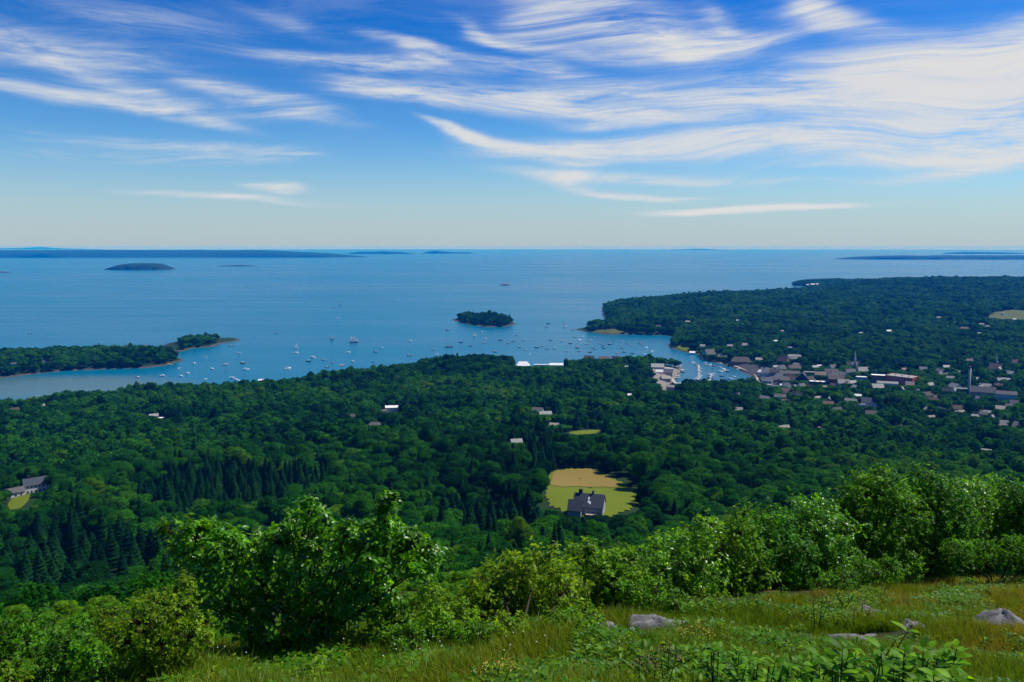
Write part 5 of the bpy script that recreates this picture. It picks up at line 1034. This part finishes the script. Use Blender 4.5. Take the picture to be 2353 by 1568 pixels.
# ------------------------------------------------------------------ grass, weeds and rocks on the brow
def build_grass():
    m, t = new_mat('meadow_grass_blades'); oi = t.n('ShaderNodeObjectInfo'); loc = oi.outputs['Location']; x, y, z = t.sep(loc)
    n = t.noise(loc, .45, 3, .6); n2 = t.noise(loc, 1.7, 2, .6)
    dry = t.m('ADD', t.m('MULTIPLY', t.step(x, 3, 12), .26), t.m('ADD', n, t.m('MULTIPLY', n2, .25)))
    c = t.ramp(t.m('MULTIPLY_ADD', oi.outputs['Random'], .25, t.step(dry, .42, 1.05, 0, .75)), [(0, (.080, .175, .004)), (.35, (.135, .205, .005)), (.65, (.205, .205, .010)), (.87, (.27, .215, .035)), (1, (.38, .30, .09))])
    tr = t.n('ShaderNodeBsdfTranslucent'); t.put(tr.inputs[0], t.mix(1.0, c, (1.6, 1.5, .7), 'MULTIPLY')); mx = t.n('ShaderNodeMixShader'); t.put(mx.inputs[0], .35)
    t.t.links.new(bsdf(t, c, .5, .25), mx.inputs[1]); t.t.links.new(tr.outputs[0], mx.inputs[2]); finish(t, mx.outputs[0])
    rng = np.random.default_rng(12); coll = bpy.data.collections.new('grass_kinds')
    for q in range(6):
        nb = 26; a = rng.uniform(0, 6.28, nb); r = .10 * np.sqrt(rng.random(nb)); h = rng.uniform(.10, .32, nb) * (1.15 if q > 3 else .9); lean = rng.normal(0, .16, (nb, 2)) + .03; w = rng.uniform(.0035, .0075, nb)
        b = np.c_[r * np.cos(a), r * np.sin(a)]; th = rng.uniform(0, 6.28, nb); sx = np.c_[np.cos(th), np.sin(th)]; V = []
        for s, ww in ((0, 1), (.4, .85), (.75, .55), (1, .08)):
            c_ = np.c_[b + lean * h[:, None] * 2.2 * s * s, h * s - .02 - .25 * h * s ** 3 * np.linalg.norm(lean, axis=1)]
            for g in (-1, 1): V.append(c_ + np.c_[sx * (w * ww * g)[:, None], 0 * h])
        V = np.stack(V, 1).reshape(-1, 3); f = np.array([[0, 1, 3, 2], [2, 3, 5, 4], [4, 5, 7, 6]]); F = (np.arange(nb)[:, None, None] * 8 + f[None]).reshape(-1, 4)
        o = bpy.data.objects.new('%03d_tuft' % q, mesh_np('tuft', V, F, m)); coll.objects.link(o)
    for q in range(3):
        rg = np.random.default_rng(800 + q); nl = 46; a = rg.uniform(0, 6.28, nl); r = .10 * np.sqrt(rg.random(nl)); P0 = np.c_[r * np.cos(a), r * np.sin(a), rg.uniform(.02, .22, nl)]
        V, F = leaf_set(P0, np.c_[np.cos(a), np.sin(a), rg.uniform(-.1, .7, nl)], np.c_[rg.normal(0, .3, (nl, 2)), np.ones(nl)], rg.uniform(.05, .11, nl), LONG if q else PLAIN)
        coll.objects.link(bpy.data.objects.new('%03d_herb' % (6 + q), mesh_np('herb', V, F, M['leaf_yellow' if q == 1 else 'leaf_scrub'])))
    n = 95000; y = 5.2 + 25 * rng.random(n) ** 1.25; x = (rng.random(n) * 2 - 1) * (y * .74 + 1.5); z = ground(x, y)
    px, py, _ = project(np.c_[x, y, z]); top = np.interp(px, [p[0] for p in gr], [p[1] for p in gr])
    k = (py > top - 22) & (vnoise(x, y, .5, 2) > -.42); 
    for rx, ry, rr in ROCKS: k &= ((x - rx) / rr[0]) ** 2 + ((y - ry) / rr[1]) ** 2 > 1
    P = np.c_[x, y, z][k]; n = len(P); s = rng.uniform(.7, 1.3, n) * (1 + .3 * vnoise(P[:, 0], P[:, 1], .9)) * (1 - .25 * sm(2, 6, P[:, 0])); 
    scatter('grass', P, np.c_[rng.normal(0, .12, (n, 2)), rng.uniform(0, 6.28, n)], np.c_[s, s, s], np.where(vnoise(P[:, 0] + 9, P[:, 1], .8, 3) + rng.normal(0, .22, n) > .27, rng.integers(6, 9, n), rng.choice(6, n, p=[.22, .22, .2, .16, .1, .1])), coll, 'mixed green and straw coloured grass on the brow', 'grass')
def rock_mat():
    m, t = new_mat('granite'); p = t.n('ShaderNodeTexCoord').outputs['Object']; n = t.noise(p, 2.2, 6, .65); n2 = t.noise(p, 14, 4, .7); n3 = t.noise(p, .9, 3, .6)
    c = t.mix(n, (.10, .098, .098), (.23, .22, .215)); c = t.mix(t.step(n2, .5, .75, 0, .6), c, (.06, .058, .056)); c = t.mix(t.step(n3, .48, .60, 0, .8), c, (.05, .052, .04)); c = t.mix(t.step(t.noise(p, 5, 5, .7), .58, .66, 0, .7), c, (.30, .29, .25))
    finish(t, bsdf(t, c, .85, .2, bump(t, t.m('ADD', n, t.m('MULTIPLY', n2, .4)), .7, .08))); return m
M['rock'] = rock_mat(); ROCKS = []
def rock(name, label, px, py, dist, w, d, h, rz=0, seed=0, peak=None, pyr=0.0):
    rng = np.random.default_rng(300 + seed); P = AT(px, py, dist); z = g1(P[0], P[1]); th = np.linspace(0, 2 * math.pi, 40, endpoint=False); V = []; lev = [(-.5, 1.02), (.0, 1.0), (.38, .98), (.68, .93), (.88, .80), (.97, .52), (1.0, .15)]
    ph = rng.uniform(0, 6, 6); lat = 1 + .12 * np.sin(2 * th + ph[0]) + .10 * np.sin(3 * th + ph[1]) + .06 * np.sin(5 * th + ph[2]) + .03 * np.sin(9 * th + ph[3])
    for zz, rr in lev:
        rr = rr * (1 - pyr) + pyr * (1.02 - max(zz, 0)) if zz > 0 else rr
        off = np.array(peak or (0, 0)) * max(zz, 0); rough = 1 + .04 * np.sin(7 * th + 9 * zz + ph[4]) + rng.normal(0, .028, 40)
        r = lat * rr * rough; blocky = 1 / np.maximum(np.abs(np.cos(th + .3)) ** 5 + np.abs(np.sin(th + .3)) ** 5, .2) ** .2; r = r * blocky
        V.append(np.c_[np.cos(th) * r * w / 2 + off[0] * w / 2, np.sin(th) * r * d / 2 + off[1] * d / 2, zz * h * (1 + .16 * np.sin(th * 2 + ph[5]) + .09 * np.sin(th * 5 + ph[1])) + rng.normal(0, .02, 40) * h])
    V = np.concatenate(V); F = np.array([(i * 40 + j, i * 40 + (j + 1) % 40, (i + 1) * 40 + (j + 1) % 40, (i + 1) * 40 + j) for i in range(6) for j in range(40)]); F2 = np.arange(240, 280)[None]
    me = mesh_np(name, V, [F, F2], M['rock'], False); o = obj(name, me, label=label, cat='rock'); o.location = (P[0], P[1], z - .06 - .22 * h); o.scale = (.8, .8, .68); o.rotation_euler = (R(-8), 0, R(rz)); ROCKS.append((P[0], P[1] - d * .4 - .12, (w * .5, d * .6 + .3)))
    return o
rock('boulder', 'pale cracked granite boulder with peaked top at the right edge', 2300, 1432, 12.2, 1.3, .9, .50, 8, 1, (.12, .1), .6)
rock('ledge_stone', 'low flat pale stone running left from the cracked boulder', 2222, 1436, 12.4, .62, .4, .22, 5, 2)
rock('ledge_stone', 'long low ledge of pale rock in the grass left of the boulder', 1985, 1448, 11.6, 1.35, .36, .22, -4, 3)
rock('ledge_stone', 'short pale stone at the right end of the long ledge', 2095, 1440, 11.9, .55, .36, .27, 10, 4)
rock('ledge_stone', 'tan rounded bare rock below the grassy shrub tuft', 2003, 1397, 14.6, .8, .6, .26, -15, 5)
rock('ledge_stone', 'small flat tan stone high on the right slope', 2252, 1376, 15.5, .55, .35, .2, 0, 6)
rock('ledge_stone', 'small pale stone at the brow near the right thicket', 2160, 1325, 19, .4, .3, .22, 0, 7)
rock('boulder', 'dark faced rock with pale top at the left end of the middle outcrop', 1395, 1450, 12.4, .75, .55, .46, 12, 8, (0, .1), .3)
rock('boulder', 'broad rock slab with shaded front in the middle outcrop', 1505, 1442, 12.8, 1.15, .6, .40, -6, 9, (0, .15))
rock('boulder', 'rounded grey rock between the dark faced one and the slab', 1445, 1452, 12.2, .5, .45, .30, 30, 10)
rock('ledge_stone', 'flat pale stone at the foot of the middle outcrop', 1450, 1470, 11.6, .6, .3, .10, -8, 11)
rock('boulder', 'small grey stone showing in the bushes right of the oak shrub', 930, 1385, 13.5, .28, .25, .2, 0, 12)
build_grass()

def many(x0, x1, y0, y1, n, seed, lean=14):
    q = random.Random(seed); return [(lambda x: (x, x + q.uniform(-lean, lean), q.uniform(y0, y1)))(q.uniform(x0, x1)) for _ in range(n)]
WIDE = [(0, 0), (.16, .16), (.38, .26), (.62, .24), (.84, .12), (1, 0)]
def weed(name, label, stems, dist, leaf, prof=LONG, mat='leaf_weed', seed=0, pairs=6, cat='plant', flower=None, group=None, droop=.2, stem_mat='twig'):
    """stems: (base px, top px, top py); leaves in pairs up every stem"""
    rng = np.random.default_rng(500 + seed); b0 = AT(stems[0][0], stems[0][2], dist); root = np.array([b0[0], b0[1], g1(b0[0], b0[1])]); w = MB(); LP = []; LD = []; LN = []; LL = []; fl = []
    for bx, tx, ty in stems:
        dd = dist + rng.uniform(-.25, .25); top = AT(tx, ty, dd); q = AT(bx, ty, dd); bot = np.array([q[0], q[1] + .05, g1(q[0], q[1]) - .05]); mid = (bot + top) / 2 + rng.normal(size=3) * .03
        ts = np.linspace(0, 1, 7); pts = [(1 - t) ** 2 * bot + 2 * t * (1 - t) * mid + t * t * top - root for t in ts]; w.tube(pts, list(np.linspace(.011, .004, 7)), 5); fl.append(pts[-1]); a = rng.uniform(0, 6.28)
        for i in range(pairs):
            t = .35 + .65 * i / max(pairs - 1, 1); p = (1 - t) ** 2 * bot + 2 * t * (1 - t) * mid + t * t * top - root; a += 1.57 + rng.normal() * .3
            for g in (0, math.pi): LP.append(p); LD.append([math.cos(a + g), math.sin(a + g), .35 + .5 * t]); LN.append([rng.normal() * .25, rng.normal() * .25, 1]); LL.append(leaf * (1.1 - .55 * abs(t - .6)) * rng.uniform(.8, 1.15))
    ro = empty(name, root, label=label, cat=cat, group=group); w.build('stem', M[stem_mat], ro)
    V, F = leaf_set(np.array(LP), np.array(LD), np.array(LN), np.array(LL), prof, droop + .25); obj('foliage', mesh_np('foliage', V, F, M[mat], True), ro)
    if flower:
        P = np.concatenate([p + rng.normal(size=(90, 3)) * [.045, .045, .03] for p in fl]); V, F = cards(rng, P, rng.normal(size=P.shape), .018); obj('flower_head', mesh_np('flower_head', V, F, M[flower]), ro)
W = weed
W('milkweed', 'leafy broad leaved plant in the right bottom corner with curled leaves', many(2040, 2230, 1488, 1545, 20, 1), 6.6, 0.141, WIDE, seed=1)
W('milkweed', 'darker broad leaved plant left of the curled leaved one', many(1880, 2020, 1490, 1545, 15, 2), 6.4, 0.178, LONG, seed=2)
W('milkweed', 'low broad leaved plant at the bottom below the rock outcrop', many(1770, 1890, 1510, 1560, 13, 3), 6.5, 0.126, WIDE, seed=3)
W('milkweed', 'leafy plant with one large pale leaf near the lower middle right', many(1630, 1720, 1478, 1530, 10, 4), 7.4, 0.111, WIDE, seed=4)
W('milkweed', 'small leafy plant between the pale leafed one and the bottom edge', many(1690, 1790, 1525, 1560, 12, 5), 6.9, 0.104, LONG, seed=5)
W('milkweed', 'fringe of leaves cut by the bottom edge under the curled leaved plant', many(2080, 2250, 1545, 1575, 12, 6), 6.0, 0.133, WIDE, seed=16)
W('sapling', 'leaning dark stemmed sapling with few leaves at the bottom right', [(1990, 2085, 1452), (2000, 2060, 1470)], 7.0, .16, seed=6, pairs=3)
W('goldenrod', 'yellow flowering weed alone at the bottom centre', [(1130, 1110, 1535), (1140, 1150, 1525), (1150, 1175, 1530)], 8.2, .07, seed=7, mat='leaf_yellow', flower='flower_yellow')
W('goldenrod', 'yellowish weed beside the rocks at the right of the middle outcrop', [(1590, 1570, 1450), (1600, 1605, 1440), (1610, 1630, 1455)], 9.8, .09, seed=8, mat='leaf_yellow', flower='flower_yellow')
W('fern', 'pale fern like weed in the grass below the oak shrub', [(700, 690, 1525), (705, 725, 1520), (715, 745, 1535)], 8.6, .12, seed=9, pairs=8, mat='leaf_yellow', droop=.5)
for i, (x, y, lb) in enumerate([(1480, 1520, 'rusty seed headed weed left of the bare twiggy one at the bottom'), (1530, 1500, 'rusty twiggy weed right of the other one at the bottom'), (1880, 1378, 'pale seed headed weed against the dark thicket foot'), (1975, 1400, 'rust tinged weed beside the bare tan rock'), (1350, 1432, 'orange tinged weed at the left end of the outcrop')]):
    W('dock_weed', lb, [(x, x - 12, y), (x + 6, x + 8, y - 14), (x + 12, x + 26, y + 4)], 8.2 if y > 1480 else 12.4, .05, seed=20 + i, mat='leaf_yellow', flower='seed_rust', pairs=5)
# white specks of bloom in the grass
def daisies():
    rng = np.random.default_rng(31); m = M['trim']
    for i in range(40):
        px, py = rng.uniform(480, 1500), rng.uniform(1490, 1560); P = hit(px, py); root = empty('white_flower', P, label='tiny white flower in the grass below the oak shrub', cat='flower', group='white flowers in the grass')
        k = MB(); h = rng.uniform(.28, .45); k.tube([(0, 0, 0), (.02, 0, h)], [.003, .002], 4); k.build('stem', M['leaf_weed'], root)
        k = MB(); k.loft([[(.02 + .009 * math.cos(a) * q, .009 * math.sin(a) * q, h + z) for a in np.linspace(0, 6.283, 8, endpoint=False)] for q, z in ((.3, 0), (1, .006), (.5, .012))]); k.build('bloom', m, root)
daisies()
